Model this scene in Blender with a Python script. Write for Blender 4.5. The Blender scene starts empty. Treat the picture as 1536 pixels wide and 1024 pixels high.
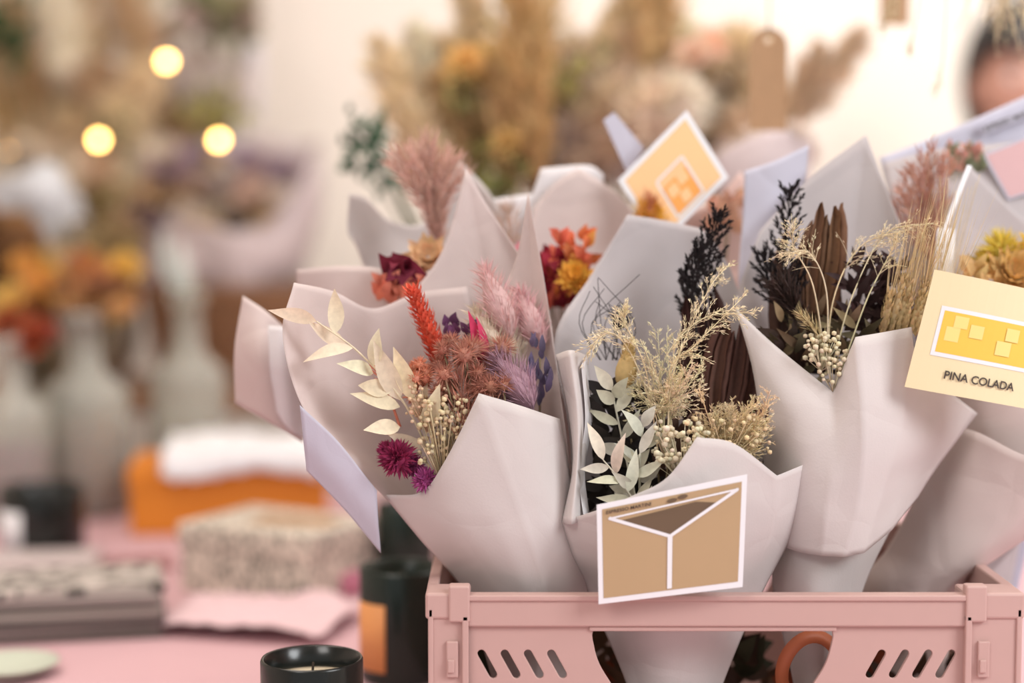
import bpy, math, random
from mathutils import Vector, Matrix, noise
R=random.Random(7)
V=Vector
# ---------------------------------------------------------------- camera
TH=math.radians(4.2); CAM=V((0,-1.28,1.19)); F=2560.0
FW=V((0,math.cos(TH),-math.sin(TH))); UP=V((0,math.sin(TH),math.cos(TH)))
def pt(u,v,y):
    d=FW+V(((u-768)/F,0,0))+UP*((512-v)/F)
    return CAM+d*((y-CAM.y)/d.y)
cd=bpy.data.cameras.new('camera'); cam=bpy.data.objects.new('camera',cd)
bpy.context.collection.objects.link(cam); bpy.context.scene.camera=cam
cam.location=CAM; cam.rotation_euler=(math.pi/2-TH,0,0)
cd.lens=60; cd.sensor_width=36; cd.clip_start=.05
cd.dof.use_dof=True; cd.dof.focus_distance=1.325; cd.dof.aperture_fstop=1.45
sc=bpy.context.scene
sc.view_settings.view_transform='Standard'
TZ=.75
# ---------------------------------------------------------------- materials
def lin(c):
    return tuple(((x/255)/12.92 if x/255<=.04045 else ((x/255+.055)/1.055)**2.4) for x in c)
def nt(name):
    m=bpy.data.materials.new(name); m.use_nodes=True; t=m.node_tree
    return m,t,t.nodes['Principled BSDF']
def mat(name,c,rough=.6,var=.06,scale=30,bump=0,transl=0,metal=0,trans=0,emit=0,bscale=None,spec=.5):
    m,t,b=nt(name); N=t.nodes; L=t.links
    tc=N.new('ShaderNodeTexCoord'); nz=N.new('ShaderNodeTexNoise'); nz.inputs['Scale'].default_value=scale; nz.inputs['Detail'].default_value=4
    L.new(tc.outputs['Object'],nz.inputs['Vector'])
    mx=N.new('ShaderNodeMix'); mx.data_type='RGBA'
    l=lin(c)
    mx.inputs[6].default_value=(*[x*(1-var) for x in l],1); mx.inputs[7].default_value=(*[min(1,x*(1+var)) for x in l],1)
    L.new(nz.outputs['Fac'],mx.inputs[0]); L.new(mx.outputs[2],b.inputs['Base Color'])
    b.inputs['Roughness'].default_value=rough; b.inputs['Metallic'].default_value=metal; b.inputs['Specular IOR Level'].default_value=spec
    b.inputs['Transmission Weight'].default_value=trans
    if emit:
        b.inputs['Emission Color'].default_value=(*l,1); b.inputs['Emission Strength'].default_value=emit
    if bump:
        n2=N.new('ShaderNodeTexNoise'); n2.inputs['Scale'].default_value=bscale or scale; n2.inputs['Detail'].default_value=6
        L.new(tc.outputs['Object'],n2.inputs['Vector'])
        bp=N.new('ShaderNodeBump'); bp.inputs['Strength'].default_value=bump; bp.inputs['Distance'].default_value=.002
        L.new(n2.outputs['Fac'],bp.inputs['Height']); L.new(bp.outputs['Normal'],b.inputs['Normal'])
    if transl:
        tr=N.new('ShaderNodeBsdfTranslucent'); L.new(mx.outputs[2],tr.inputs['Color'])
        ms=N.new('ShaderNodeMixShader'); ms.inputs[0].default_value=transl
        L.new(b.outputs[0],ms.inputs[1]); L.new(tr.outputs[0],ms.inputs[2]); L.new(ms.outputs[0],N['Material Output'].inputs['Surface'])
    return m
def vcmat(name,rough=.7,transl=.2):
    m,t,b=nt(name); N=t.nodes; L=t.links
    a=N.new('ShaderNodeAttribute'); a.attribute_name='Col'
    tc=N.new('ShaderNodeTexCoord'); nz=N.new('ShaderNodeTexNoise'); nz.inputs['Scale'].default_value=220
    L.new(tc.outputs['Object'],nz.inputs['Vector'])
    mr=N.new('ShaderNodeMapRange'); mr.inputs[3].default_value=.8; mr.inputs[4].default_value=1.2; L.new(nz.outputs['Fac'],mr.inputs[0])
    mx=N.new('ShaderNodeVectorMath'); mx.operation='SCALE'; L.new(a.outputs['Color'],mx.inputs[0]); L.new(mr.outputs[0],mx.inputs['Scale'])
    L.new(mx.outputs[0],b.inputs['Base Color']); b.inputs['Roughness'].default_value=rough; b.inputs['Specular IOR Level'].default_value=.25
    tr=N.new('ShaderNodeBsdfTranslucent'); L.new(mx.outputs[0],tr.inputs['Color'])
    ms=N.new('ShaderNodeMixShader'); ms.inputs[0].default_value=transl
    L.new(b.outputs[0],ms.inputs[1]); L.new(tr.outputs[0],ms.inputs[2]); L.new(ms.outputs[0],N['Material Output'].inputs['Surface'])
    return m
def papermat(name,c,tr=.16):
    m=mat(name,c,.8,.025,50,0,tr,spec=.2); t=m.node_tree; N=t.nodes; L=t.links; b=N['Principled BSDF']
    tc=N.new('ShaderNodeTexCoord')
    wn=N.new('ShaderNodeTexNoise'); wn.inputs['Scale'].default_value=12; L.new(tc.outputs['Object'],wn.inputs['Vector'])
    vm=N.new('ShaderNodeVectorMath'); vm.operation='MULTIPLY_ADD'; L.new(wn.outputs['Color'],vm.inputs[0]); vm.inputs[1].default_value=(.05,.05,.05); L.new(tc.outputs['Object'],vm.inputs[2])
    vo=N.new('ShaderNodeTexVoronoi'); vo.feature='DISTANCE_TO_EDGE'; vo.inputs['Scale'].default_value=15; L.new(vm.outputs[0],vo.inputs['Vector'])
    mr=N.new('ShaderNodeMapRange'); mr.inputs[2].default_value=.12; L.new(vo.outputs['Distance'],mr.inputs[0])
    fn=N.new('ShaderNodeTexNoise'); fn.inputs['Scale'].default_value=650; fn.inputs['Detail'].default_value=3; L.new(tc.outputs['Object'],fn.inputs['Vector'])
    ad=N.new('ShaderNodeMath'); ad.operation='MULTIPLY_ADD'; L.new(fn.outputs['Fac'],ad.inputs[0]); ad.inputs[1].default_value=.32; L.new(mr.outputs[0],ad.inputs[2])
    bp=N.new('ShaderNodeBump'); bp.inputs['Strength'].default_value=.42; bp.inputs['Distance'].default_value=.0009
    L.new(ad.outputs[0],bp.inputs['Height']); L.new(bp.outputs['Normal'],b.inputs['Normal'])
    return m
M_BOT=vcmat('dried_botanical')
M_LIL=papermat('paper_lilac',(216,208,206))
M_BLU=papermat('paper_blush_shade',(216,200,196))  # pinkish shading of the inner sheets is put into this paper colour
M_SHD=papermat('paper_lilac_shaded',(192,184,185),.1)  # darker copy of the lilac paper, shadow of back sheets in its colour
M_LAV=papermat('paper_lavender',(208,206,220))
M_WPA=papermat('paper_white',(228,224,226))
M_WHT=mat('card_white',(232,232,236),.5,.01)
M_TAN=mat('card_tan',(180,152,116),.6,.03)
M_BRN=mat('print_brown',(104,84,64),.6,.03)
M_CRM=mat('card_cream',(232,216,176),.6,.02)
M_YEL=mat('print_yellow',(234,194,80),.6,.03)
M_PYEL=mat('print_pale_yellow',(244,216,134),.6,.02)
M_INK=mat('print_ink',(60,50,45),.6,.03)
M_PEA=mat('card_peach',(244,198,146),.6,.03)
M_ORG=mat('print_orange',(242,166,86),.6,.03)
M_PNK=mat('card_pink',(206,168,170),.6,.03)
M_KRF=mat('kraft_paper',(176,140,106),.8,.08,80)
M_CRATE=mat('pink_plastic',(194,161,154),.45,.02,40,.03)
M_BLK=mat('black_glass',(20,24,22),.22,.05)
M_GRN=mat('dark_green_glass',(18,34,28),.25,.05)
M_WAX=mat('candle_wax',(214,198,170),.5,.03)
M_OLBL=mat('label_orange',(222,152,92),.6,.03)
# ---------------------------------------------------------------- objects helpers
def link(o,parent=None):
    bpy.context.collection.objects.link(o)
    if parent: o.parent=parent
    return o
def empty(name,loc=None):
    o=bpy.data.objects.new(name,None); o.empty_display_size=.05; return link(o)
class MB:
    def __init__(s): s.v=[];s.f=[];s.c=[];s.m=[]
    def add(s,vs,fs,col=(1,1,1),mi=0):
        k=len(s.v); s.v+= [tuple(x) for x in vs]; s.c+=[(*col,1)]*len(vs)
        s.f+=[tuple(i+k for i in f) for f in fs]; s.m+=[mi]*len(fs)
    def obj(s,name,parent,mats,smooth=True):
        me=bpy.data.meshes.new(name); me.from_pydata(s.v,[],s.f)
        if not isinstance(mats,(list,tuple)): mats=[mats]
        for m in mats: me.materials.append(m)
        if len(mats)>1: me.polygons.foreach_set('material_index',s.m)
        a=me.color_attributes.new('Col','FLOAT_COLOR','POINT')
        a.data.foreach_set('color',[x for c in s.c for x in c])
        me.polygons.foreach_set('use_smooth',[smooth]*len(me.polygons)); me.update()
        return link(bpy.data.objects.new(name,me),parent)
def rnd(a,b): return R.uniform(a,b)
def rv():
    while 1:
        p=V((rnd(-1,1),rnd(-1,1),rnd(-1,1)))
        if .05<p.length<1: return p.normalized()
def jit(c,a=.15):
    k=1+rnd(-a,a); return tuple(min(1,max(0,x*k*(1+rnd(-.05,.05)))) for x in c)
def frame(d):
    d=d.normalized(); a=V((0,0,1)) if abs(d.z)<.9 else V((1,0,0))
    s=d.cross(a).normalized(); return d,s,d.cross(s).normalized()
def cr1(P,n):
    out=[]; m=len(P)
    if m==2:
        return [P[0].lerp(P[1],i/n) for i in range(n+1)]
    for i in range(m-1):
        p1,p2=P[i],P[i+1]; p0=P[i-1] if i>0 else p1*2-p2; p3=P[i+2] if i+2<m else p2*2-p1
        for k in range(n):
            t=k/n; out.append(.5*((2*p1)+(p2-p0)*t+(2*p0-5*p1+4*p2-p3)*t*t+(3*p1-p0-3*p2+p3)*t**3))
    out.append(P[-1].copy()); return out
def cr(P,n,sharp=()):
    cuts=[0]+sorted(i for i in sharp if 0<i<len(P)-1)+[len(P)-1]; out=[]
    for a,b in zip(cuts,cuts[1:]):
        s=cr1(P[a:b+1],n); out+= s if not out else s[1:]
    return out
def tube(mb,P,r0,r1,col,n=5):
    vs=[];fs=[];m=len(P)
    for i,p in enumerate(P):
        d=(P[min(i+1,m-1)]-P[max(i-1,0)]); 
        if d.length<1e-7: d=V((0,0,1))
        d,s,u=frame(d); r=r0+(r1-r0)*i/(m-1)
        for k in range(n):
            a=2*math.pi*k/n; vs.append(p+s*math.cos(a)*r+u*math.sin(a)*r)
    for i in range(m-1):
        for k in range(n): fs.append((i*n+k,i*n+(k+1)%n,(i+1)*n+(k+1)%n,(i+1)*n+k))
    fs.append(tuple(range(n))[::-1]); fs.append(tuple((m-1)*n+k for k in range(n)))
    mb.add(vs,fs,col)
def hair(mb,p,d,l,w,col,droop=0):
    d=d.normalized(); s=d.cross(rv()).normalized()*w
    mid=p+d*l*.5; tip=p+d*l-V((0,0,droop*l))
    mb.add([p-s*.6,p+s*.6,mid+s,mid-s,tip],[(0,1,2,3),(3,2,4)],col)
PHI=(1+5**.5)/2
ICO=[V(v).normalized() for v in [(-1,PHI,0),(1,PHI,0),(-1,-PHI,0),(1,-PHI,0),(0,-1,PHI),(0,1,PHI),(0,-1,-PHI),(0,1,-PHI),(PHI,0,-1),(PHI,0,1),(-PHI,0,-1),(-PHI,0,1)]]
ICF=[(0,11,5),(0,5,1),(0,1,7),(0,7,10),(0,10,11),(1,5,9),(5,11,4),(11,10,2),(10,7,6),(7,1,8),(3,9,4),(3,4,2),(3,2,6),(3,6,8),(3,8,9),(4,9,5),(2,4,11),(6,2,10),(8,6,7),(9,8,1)]
def berry(mb,c,r,col): mb.add([c+v*r for v in ICO],ICF,col)
def ell(mb,a,b,r,col,n=10,m=7,pw=1):
    d,s,u=frame(b-a); L=(b-a).length; vs=[];fs=[]
    for i in range(m+1):
        t=i/m; rr=r*math.sin(math.pi*min(.995,max(.005,t))**pw)
        for k in range(n):
            q=2*math.pi*k/n; vs.append(a+d*L*t+s*math.cos(q)*rr+u*math.sin(q)*rr)
    for i in range(m):
        for k in range(n): fs.append((i*n+k,i*n+(k+1)%n,(i+1)*n+(k+1)%n,(i+1)*n+k))
    mb.add(vs,fs,col)
def leaf(mb,a,b,w,col,nrm=None,bend=.12,fold=.25,seg=7,pw=.8,wob=0):
    d=b-a; L=d.length; d.normalize(); nrm=nrm or V((rnd(-.5,.5),-1,rnd(-.3,.5)))
    s=d.cross(nrm)
    if s.length<1e-3: s=d.cross(V((1,0,.3)))
    s.normalize(); n=s.cross(d).normalized(); vs=[];fs=[]
    for i in range(seg+1):
        t=i/seg; ww=w*.5*(math.sin(math.pi*t**pw) if 0<t<1 else .02)
        c=a+d*L*t+n*bend*L*math.sin(math.pi*t)+s*wob*L*math.sin(t*5)
        vs+=[c-s*ww+n*ww*fold,c,c+s*ww+n*ww*fold]
    for i in range(seg):
        k=i*3; fs+=[(k,k+1,k+4,k+3),(k+1,k+2,k+5,k+4)]
    mb.add(vs,fs,col)
def stem(mb,root,a,col=(.30,.24,.14),r=.0011,side=0.01):
    m=root.lerp(a,.6)+V((rnd(-side,side),rnd(-side,side)*.4,0)); tube(mb,cr1([root,m,a],4),r,r*.8,col,5)
def bunny(mb,a,b,r,col,n=520,hw=.0003,hl=1.0):
    ell(mb,a,b,r*.72,jit(col,.05),10,8,.85); d,s,u=frame(b-a); L=(b-a).length
    for i in range(n):
        t=R.random(); q=rnd(0,6.283); rr=r*.68*math.sin(math.pi*max(.02,t)**.85); rad=s*math.cos(q)+u*math.sin(q)
        hair(mb,a+d*L*t+rad*rr,d*rnd(.5,1.1)+rad*rnd(.4,.9),r*rnd(.4,hl),hw,jit(col,.2))
def spike(mb,a,b,r,col,n=110,sz=.007,flare=.9,core=.5):
    ell(mb,a,b,r*core,jit(col,.05),8,8,.8); d,s,u=frame(b-a); L=(b-a).length
    for i in range(n):
        t=(i+R.random())/n; q=i*2.4; rr=r*(.35+.65*math.sin(math.pi*max(.05,min(.97,t))**.8)); rad=s*math.cos(q)+u*math.sin(q)
        p=a+d*L*t+rad*rr*.35; leaf(mb,p,p+(d*1.0+rad*flare).normalized()*sz*rnd(.7,1.25),sz*.38,jit(col,.28),rad,.1,.3,3)
def plume(mb,P,r,col,n=500,hl=.012,w=.0004,t0=.25,sub=0,droop=.0,stemc=None):
    C=cr1(P,8); tube(mb,C,.0012,.0004,stemc or jit(col,.1),4); m=len(C)-1
    for i in range(n):
        t=t0+(1-t0)*R.random(); x=t*m; k=min(m-1,int(x)); p=C[k].lerp(C[k+1],x-k); d,s,u=frame(C[k+1]-C[k])
        q=rnd(0,6.283); rad=s*math.cos(q)+u*math.sin(q); tt=(t-t0)/(1-t0); env=r*(math.sin(math.pi*(.12+.83*tt)))
        if sub:
            Lb=env*rnd(.7,1.3)*1.6; dirn=(d+rad*rnd(.35,.75)).normalized(); e=p+dirn*Lb-V((0,0,droop*Lb))
            hair(mb,p,e-p,Lb,w,jit(col,.2),0)
            for j in range(sub):
                f=rnd(.25,1); hair(mb,p.lerp(e,f),dirn+rv()*.5,hl*rnd(.5,1.1),w,jit(col,.25))
        else:
            hair(mb,p+rad*env*rnd(0,.6),d+rad*rnd(.3,.8),hl*rnd(.5,1.2),w,jit(col,.22),droop)
def blackplume(mb,P,br,col,nb=26,t0=.35):
    # reed-like panicle: distinct side branches, each lined with little spikelets
    C=cr1(P,10); tube(mb,C,.0013,.0005,col,5); m=len(C)-1
    for i in range(nb):
        t=t0+(1-t0)*(i+.5)/nb; x=t*m; k=min(m-1,int(x)); p=C[k].lerp(C[k+1],x-k); d,s,u=frame(C[k+1]-C[k])
        q=i*2.4; rad=s*math.cos(q)+u*math.sin(q); L=br*(1.05-.7*(t-t0)/(1-t0))*rnd(.8,1.15); e=p+(d*rnd(.8,1.1)+rad*rnd(.5,.8)).normalized()*L
        Q=cr1([p,p.lerp(e,.5)+rad*L*.06,e+d*L*.06],5); tube(mb,Q,.0005,.0003,col,3)
        for j in range(16):
            f=.2+.8*j/15; a=Q[min(9,int(f*10))]; dd=((e-p).normalized()+rv()*.55).normalized(); leaf(mb,a,a+dd*rnd(.004,.0065),.0016,jit(col,.35),None,.05,.2,2)
    for j in range(20):
        a=C[-1]-(C[-1]-C[-3])*rnd(0,1); leaf(mb,a,a+(C[-1]-C[-3]).normalized()*.007+rv()*.002,.0018,jit(col,.3),None,.05,.2,2)
def panicle(mb,P,br,col,n=40,seeds=7,sr=.0011,droop=.3,t0=.3,spread=.8):
    C=cr1(P,8); tube(mb,C,.0007,.0003,jit(col,.1),4); m=len(C)-1
    for i in range(n):
        t=t0+(1-t0)*i/n; x=t*m; k=min(m-1,int(x)); p=C[k].lerp(C[k+1],x-k); d=(C[k+1]-C[k]).normalized()
        dr=(d+rv()*spread).normalized(); L=br*rnd(.5,1.1)*(1.1-.6*(t-t0)/(1-t0))
        e=p+dr*L-V((0,0,droop*L*rnd(.3,1))); mid=p.lerp(e,.5)+V((0,0,droop*L*.25)); Q=cr1([p,mid,e],3)
        tube(mb,Q,.00022,.00016,jit(col,.15),3)
        for j in range(seeds):
            f=rnd(.3,1); q=Q[min(6,int(f*6))]+rv()*L*.07; dd=(dr+rv()*.7).normalized()
            hair(mb,q,dd,sr*rnd(3,5.5),sr*.5,jit(col,.3))
def ruscus(mb,P,n,ll,lw,col,stemc=None):
    C=cr1(P,8); tube(mb,C,.0012,.0006,stemc or col,5); m=len(C)-1
    for i in range(n):
        t=.15+.85*i/(n-1) if n>1 else 1; x=min(m-.01,t*m); k=int(x); p=C[k].lerp(C[k+1],x-k); d,s,u=frame(C[k+1]-C[k])
        sg=1 if i%2 else -1; side=V((0,1,0)).cross(d).normalized()*sg
        dr=(d*(.6 if i<n-1 else 2)+side*rnd(.5,1)+V((0,rnd(-.5,.3),0))).normalized()
        l=ll*rnd(.75,1.15); leaf(mb,p,p+dr*l,lw*rnd(.8,1.15),jit(col,.1),V((rnd(-.5,.5),-1,rnd(0,.6))),rnd(-.15,.2),.3,8,.75,rnd(-.03,.03))
def berries(mb,c,rx,rz,n,r,col,root,ry=None):
    for i in range(n):
        p=c+V((rnd(-1,1)*rx,rnd(-1,1)*(ry or rx*.6),rnd(-1,1)*rz)); berry(mb,p,r*rnd(.7,1.15),jit(col,.12))
        if i%2==0: tube(mb,[p,p.lerp(c-V((0,0,rz*1.6)),.55),c-V((0,0,rz*1.6))],.0003,.0004,jit(col,.1),3)
def blossom(mb,c,up,r,col,rings=4,pet=9,pw=.55,col2=None,cup=.35):
    d,s,u=frame(up)
    for k in range(rings):
        f=(k+1)/rings; tilt=math.radians(15+65*f)
        for i in range(pet):
            q=2*math.pi*(i+.5*(k%2)+rnd(-.15,.15))/pet; rad=s*math.cos(q)+u*math.sin(q)
            dr=d*math.cos(tilt)+rad*math.sin(tilt); cc=jit(col if not col2 or k else col2,.14)
            leaf(mb,c+rad*r*.05,c+dr*r*(.55+.45*f)*rnd(.9,1.1),r*pw,cc,d*.9-rad*.4,-cup*.4,.35,5,.7)
def thistle(mb,c,up,r,col,n=160):
    berry(mb,c,r*.6,col); up=up.normalized()
    for i in range(n):
        d=(rv()+up*.35).normalized(); leaf(mb,c+d*r*.3,c+d*r*rnd(.85,1.15),r*.16,jit(col,.3),None,.05,.3,3)
def fuzz(mb,c,r,col,n=90,w=.0004,core=.5):
    berry(mb,c,r*core,jit(col))
    for i in range(n):
        d=(rv()+V((0,0,.3))).normalized(); hair(mb,c+d*r*.25,d,r*rnd(.6,.95),w,jit(col,.25))
def folded(mb,a,b,w,col,n=7):
    d,s,u=frame(b-a); s=V((1,0,0))-d*d.x; s.normalize(); u=d.cross(s); L=(b-a).length
    for k in range(n):
        x=(k-(n-1)/2)/n; Lk=L*rnd(.78,1.05)
        vs=[];fs=[]; sg=10
        for i in range(sg+1):
            t=i/sg; ww=w/n*(.55+.8*math.sin(math.pi*min(1,.15+t*.75)))*(1 if i<sg else .25); cx=w*x*(.5+.8*math.sin(math.pi*min(1,.12+t*.7)))+rnd(-1,1)*.0006
            c=a+d*Lk*t+s*cx; z=.004*(1 if k%2 else -1)
            vs+=[c-s*ww*.62-u*z,c+s*ww*.0+u*z,c+s*ww*.62-u*z]
        for i in range(sg): q=i*3; fs+=[(q,q+1,q+4,q+3),(q+1,q+2,q+5,q+4)]
        mb.add(vs,fs,jit(col,.25))
def tri(x): x=x%1.0; return abs(x*2-1)
def paper(name,parent,rows,m,n=9,sharp=(),rsharp=(),cr_amp=.0016,thick=.0003,seed=0):
    G=[cr([pt(*p) for p in r],n,sharp) for r in rows]
    cols=[cr([G[i][j] for i in range(len(G))],n,rsharp) for j in range(len(G[0]))]
    nr=len(cols[0]); nc=len(cols); vs=[]; off=V((seed*3.1,seed*1.7,seed)); RR=random.Random(seed)
    folds=[(V((RR.uniform(-1,1),0,RR.uniform(-1,1))).normalized(),RR.uniform(5,15),RR.random(),RR.uniform(.5,1)) for _ in range(5)]
    for i in range(nr):
        for j in range(nc):
            p=cols[j][i]; q=p+off
            wv=noise.noise(q*6)*.05
            dy=noise.noise(q*11)*cr_amp*1.4+noise.noise(q*42)*cr_amp*.3
            for d,fq,ph,a in folds: dy+=(tri((p.dot(d)+wv)*fq+ph)-.5)*a*cr_amp*(9/fq)*max(0,.35+noise.noise(q*7+d*9)*1.6)*1.5
            vs.append(p+V((noise.noise(q*14)*cr_amp*.6,-dy,noise.noise(q*14+V((9,9,9)))*cr_amp*.6)))
    fs=[(i*nc+j,i*nc+j+1,(i+1)*nc+j+1,(i+1)*nc+j) for i in range(nr-1) for j in range(nc-1)]
    mb=MB(); mb.add(vs,fs); o=mb.obj(name,parent,m)
    s=o.modifiers.new('thickness','SOLIDIFY'); s.thickness=thick; s.offset=0
    return o
def bevobj(o,w=.002,seg=2):
    b=o.modifiers.new('bevel','BEVEL'); b.width=w; b.segments=seg; b.limit_method='ANGLE'; return o
def box(name,parent,x0,x1,y0,y1,z0,z1,m,bev=.002,smooth=False):
    mb=MB(); vs=[(x,y,z) for x in (x0,x1) for y in (y0,y1) for z in (z0,z1)]
    mb.add(vs,[(0,1,3,2),(4,6,7,5),(0,4,5,1),(2,3,7,6),(0,2,6,4),(1,5,7,3)])
    o=mb.obj(name,parent,m,smooth)
    if bev: bevobj(o,bev)
    return o
def lathe(name,parent,prof,cx,cy,m,n=40,smooth=True,mb=None):
    own=mb is None; mb=mb or MB(); vs=[];fs=[]
    for r,z in prof:
        for k in range(n):
            a=2*math.pi*k/n; vs.append((cx+r*math.cos(a),cy+r*math.sin(a),z))
    for i in range(len(prof)-1):
        for k in range(n): fs.append((i*n+k,i*n+(k+1)%n,(i+1)*n+(k+1)%n,(i+1)*n+k))
    mb.add(vs,fs)
    if own: return mb.obj(name,parent,m,smooth)
def plate2d(name,parent,outline,holes,thick,m,axis='xz',at=0.0,bev=.0006):
    cu=bpy.data.curves.new(name,'CURVE'); cu.dimensions='2D'; cu.fill_mode='BOTH'; cu.extrude=thick/2; cu.bevel_depth=bev
    for pl in [outline]+holes:
        s=cu.splines.new('POLY'); s.points.add(len(pl)-1)
        for p,q in zip(s.points,pl): p.co=(q[0],q[1],0,1)
        s.use_cyclic_u=True
    o=bpy.data.objects.new(name,cu); link(o); bpy.context.view_layer.update()
    me=bpy.data.meshes.new_from_object(o.evaluated_get(bpy.context.evaluated_depsgraph_get()))
    bpy.data.objects.remove(o)
    for v in me.vertices:
        x,y,z=v.co
        v.co=(x,at-z,y) if axis=='xz' else (at+z,x,y)
    me.materials.clear(); me.materials.append(m); me.update()
    return link(bpy.data.objects.new(name,me),parent)
def card(name,parent,TL,TR,BR,BL,bend,base,arts,back=.0006):
    n=(TR-TL).cross(TL-BL).normalized()
    def f(s,t,off=0): return BL.lerp(BR,s).lerp(TL.lerp(TR,s),t)+n*(off+bend*(1-4*(s-.5)**2))
    mats=[base]; mb=MB()
    def grid(s0,t0,s1,t1,off,mi):
        k=16; vs=[f(s0+(s1-s0)*i/k,t0+(t1-t0)*j/2,off) for j in range(3) for i in range(k+1)]
        mb.add(vs,[(j*(k+1)+i,j*(k+1)+i+1,(j+1)*(k+1)+i+1,(j+1)*(k+1)+i) for j in range(2) for i in range(k)],mi=mi)
    grid(0,0,1,1,0,0); grid(0,0,1,1,-back,0)
    k=20; ring=[(i/k,0) for i in range(k)]+[(1,i/4) for i in range(4)]+[(1-i/k,1) for i in range(k)]+[(0,1-i/4) for i in range(4)]
    q=len(ring); mb.add([f(a,b,0) for a,b in ring]+[f(a,b,-back) for a,b in ring],[(i,(i+1)%q,q+(i+1)%q,q+i) for i in range(q)],mi=0)
    asp=(TR-TL).length/(TL-BL).length
    for i,(kind,d,m) in enumerate(arts):
        if m not in mats: mats.append(m)
        mi=mats.index(m); off=.0003+.00012*i
        if kind=='rect': grid(*d,off,mi)
        elif kind=='poly': mb.add([f(a,b,off) for a,b in d],[tuple(range(len(d)))],mi=mi)
        elif kind=='line':
            a,b,c,e,w=d; dx=(c-a)*asp; dy=e-b; l=math.hypot(dx,dy); nx=-dy/l*w/2/asp; ny=dx/l*w/2
            mb.add([f(a+nx,b+ny,off),f(c+nx,e+ny,off),f(c-nx,e-ny,off),f(a-nx,b-ny,off)],[(0,1,2,3)],mi=mi)
        elif kind=='oval':
            a,b,ra,rb=d; mb.add([f(a+ra*math.cos(x*.5236),b+rb*math.sin(x*.5236),off) for x in range(12)],[tuple(range(12))],mi=mi)
        elif kind=='text':
            txt,(s0,t0,s1,t1)=d; tcu=bpy.data.curves.new('t','FONT'); tcu.body=txt; tcu.offset=.018; to=bpy.data.objects.new('t',tcu); link(to); bpy.context.view_layer.update()
            me=bpy.data.meshes.new_from_object(to.evaluated_get(bpy.context.evaluated_depsgraph_get())); bpy.data.objects.remove(to)
            xs=[v.co.x for v in me.vertices]; ys=[v.co.y for v in me.vertices]
            vs=[f(s0+(s1-s0)*(v.co.x-min(xs))/(max(xs)-min(xs)),t0+(t1-t0)*(v.co.y-min(ys))/(max(ys)-min(ys)),off) for v in me.vertices]
            mb.add(vs,[tuple(p.vertices) for p in me.polygons],mi=mi)
    return mb.obj(name,parent,mats,False)

# ================================================================= room
M_WALL=mat('wall_plaster',(242,234,224),.9,.02,3,.05)
M_FLOOR=mat('floor_concrete',(150,138,128),.7,.15,3)
M_CEIL=mat('ceiling_paint',(236,230,224),.9,.02)
box('wall_back',None,-2.6,2.6,2.4,2.5,0,2.7,M_WALL,0)
box('wall_left',None,-2.7,-2.6,-3,2.5,0,2.7,M_WALL,0)
box('wall_right',None,2.6,2.7,-3,2.5,0,2.7,M_WALL,0)
box('floor',None,-2.7,2.7,-3,2.5,-.1,0,M_FLOOR,0)
box('ceiling',None,-2.7,2.7,-3,2.5,2.7,2.8,M_CEIL,0)
box('baseboard_back',None,-2.6,2.6,2.38,2.4,0,.1,M_CEIL,.003)
# table
tb=empty('market_table'); M_WOOD=mat('table_wood',(150,120,90),.5,.2,12)
M_CLOTH=mat('pink_tablecloth',(208,170,177),.85,.05,14,.25,bscale=500)
box('tabletop',tb,-1.7,1.3,-.75,1.45,TZ-.03,TZ-.004,M_WOOD)
for x in(-1.6,1.2):
    for y in(-.65,1.35): box('leg',tb,x-.03,x+.03,y-.03,y+.03,0,TZ-.03,M_WOOD)
mb=MB(); nx,ny=90,70; vs=[]
for j in range(ny+1):
    for i in range(nx+1):
        x=-1.72+3.04*i/nx; y=-.77+2.24*j/ny; ex=min(i,nx-i); ey=min(j,ny-j); e=min(ex,ey); z=TZ
        if e==0: z=TZ-.3+.01*math.sin(i*.9+j*.7); x+=(.012*math.sin(j*.8) if ex==0 else 0); y+=(.012*math.sin(i*.8) if ey==0 else 0)
        vs.append((x,y,z))
mb.add(vs,[(j*(nx+1)+i,j*(nx+1)+i+1,(j+1)*(nx+1)+i+1,(j+1)*(nx+1)+i) for j in range(ny) for i in range(nx)])
o=mb.obj('tablecloth',tb,M_CLOTH)

# ================================================================= crate
crate=empty('storage_crate')
X0=pt(638,900,0).x; X1=X0+.456
Y0=0.0; Y1=.30; ZT=pt(768,893,0).z; ZB=TZ+.002; H=ZT-ZB
def xx(u): return pt(u,950,0).x
def zz(v): return pt(768,v,0).z
def capsule(cx,cz,l,w,ang,n=6):
    out=[]; d=V((math.sin(ang),math.cos(ang))); s=V((d.y,-d.x))
    for sg in(1,-1):
        for i in range(n+1):
            a=-math.pi/2+math.pi*i/n; c=V((cx,cz))+d*sg*(l/2-w/2); p=c+(s*math.sin(a)*sg+d*math.cos(a)*sg)*w/2
            out.append((p.x,p.y))
    return out
zr=zz(940)
a0,a1=xx(705),xx(1447)
def rrect(pts,r=.008,n=5):
    out=[]; m=len(pts)
    for i in range(m):
        p=V(pts[i]); a=V(pts[i-1]); b=V(pts[(i+1)%m]); da=(a-p).normalized()*r; db=(b-p).normalized()*r
        for k in range(n+1):
            t=k/n; q=(p+da)*(1-t)**2+p*2*t*(1-t)+(p+db)*t*t; out.append((q.x,q.y))
    return out
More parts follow.
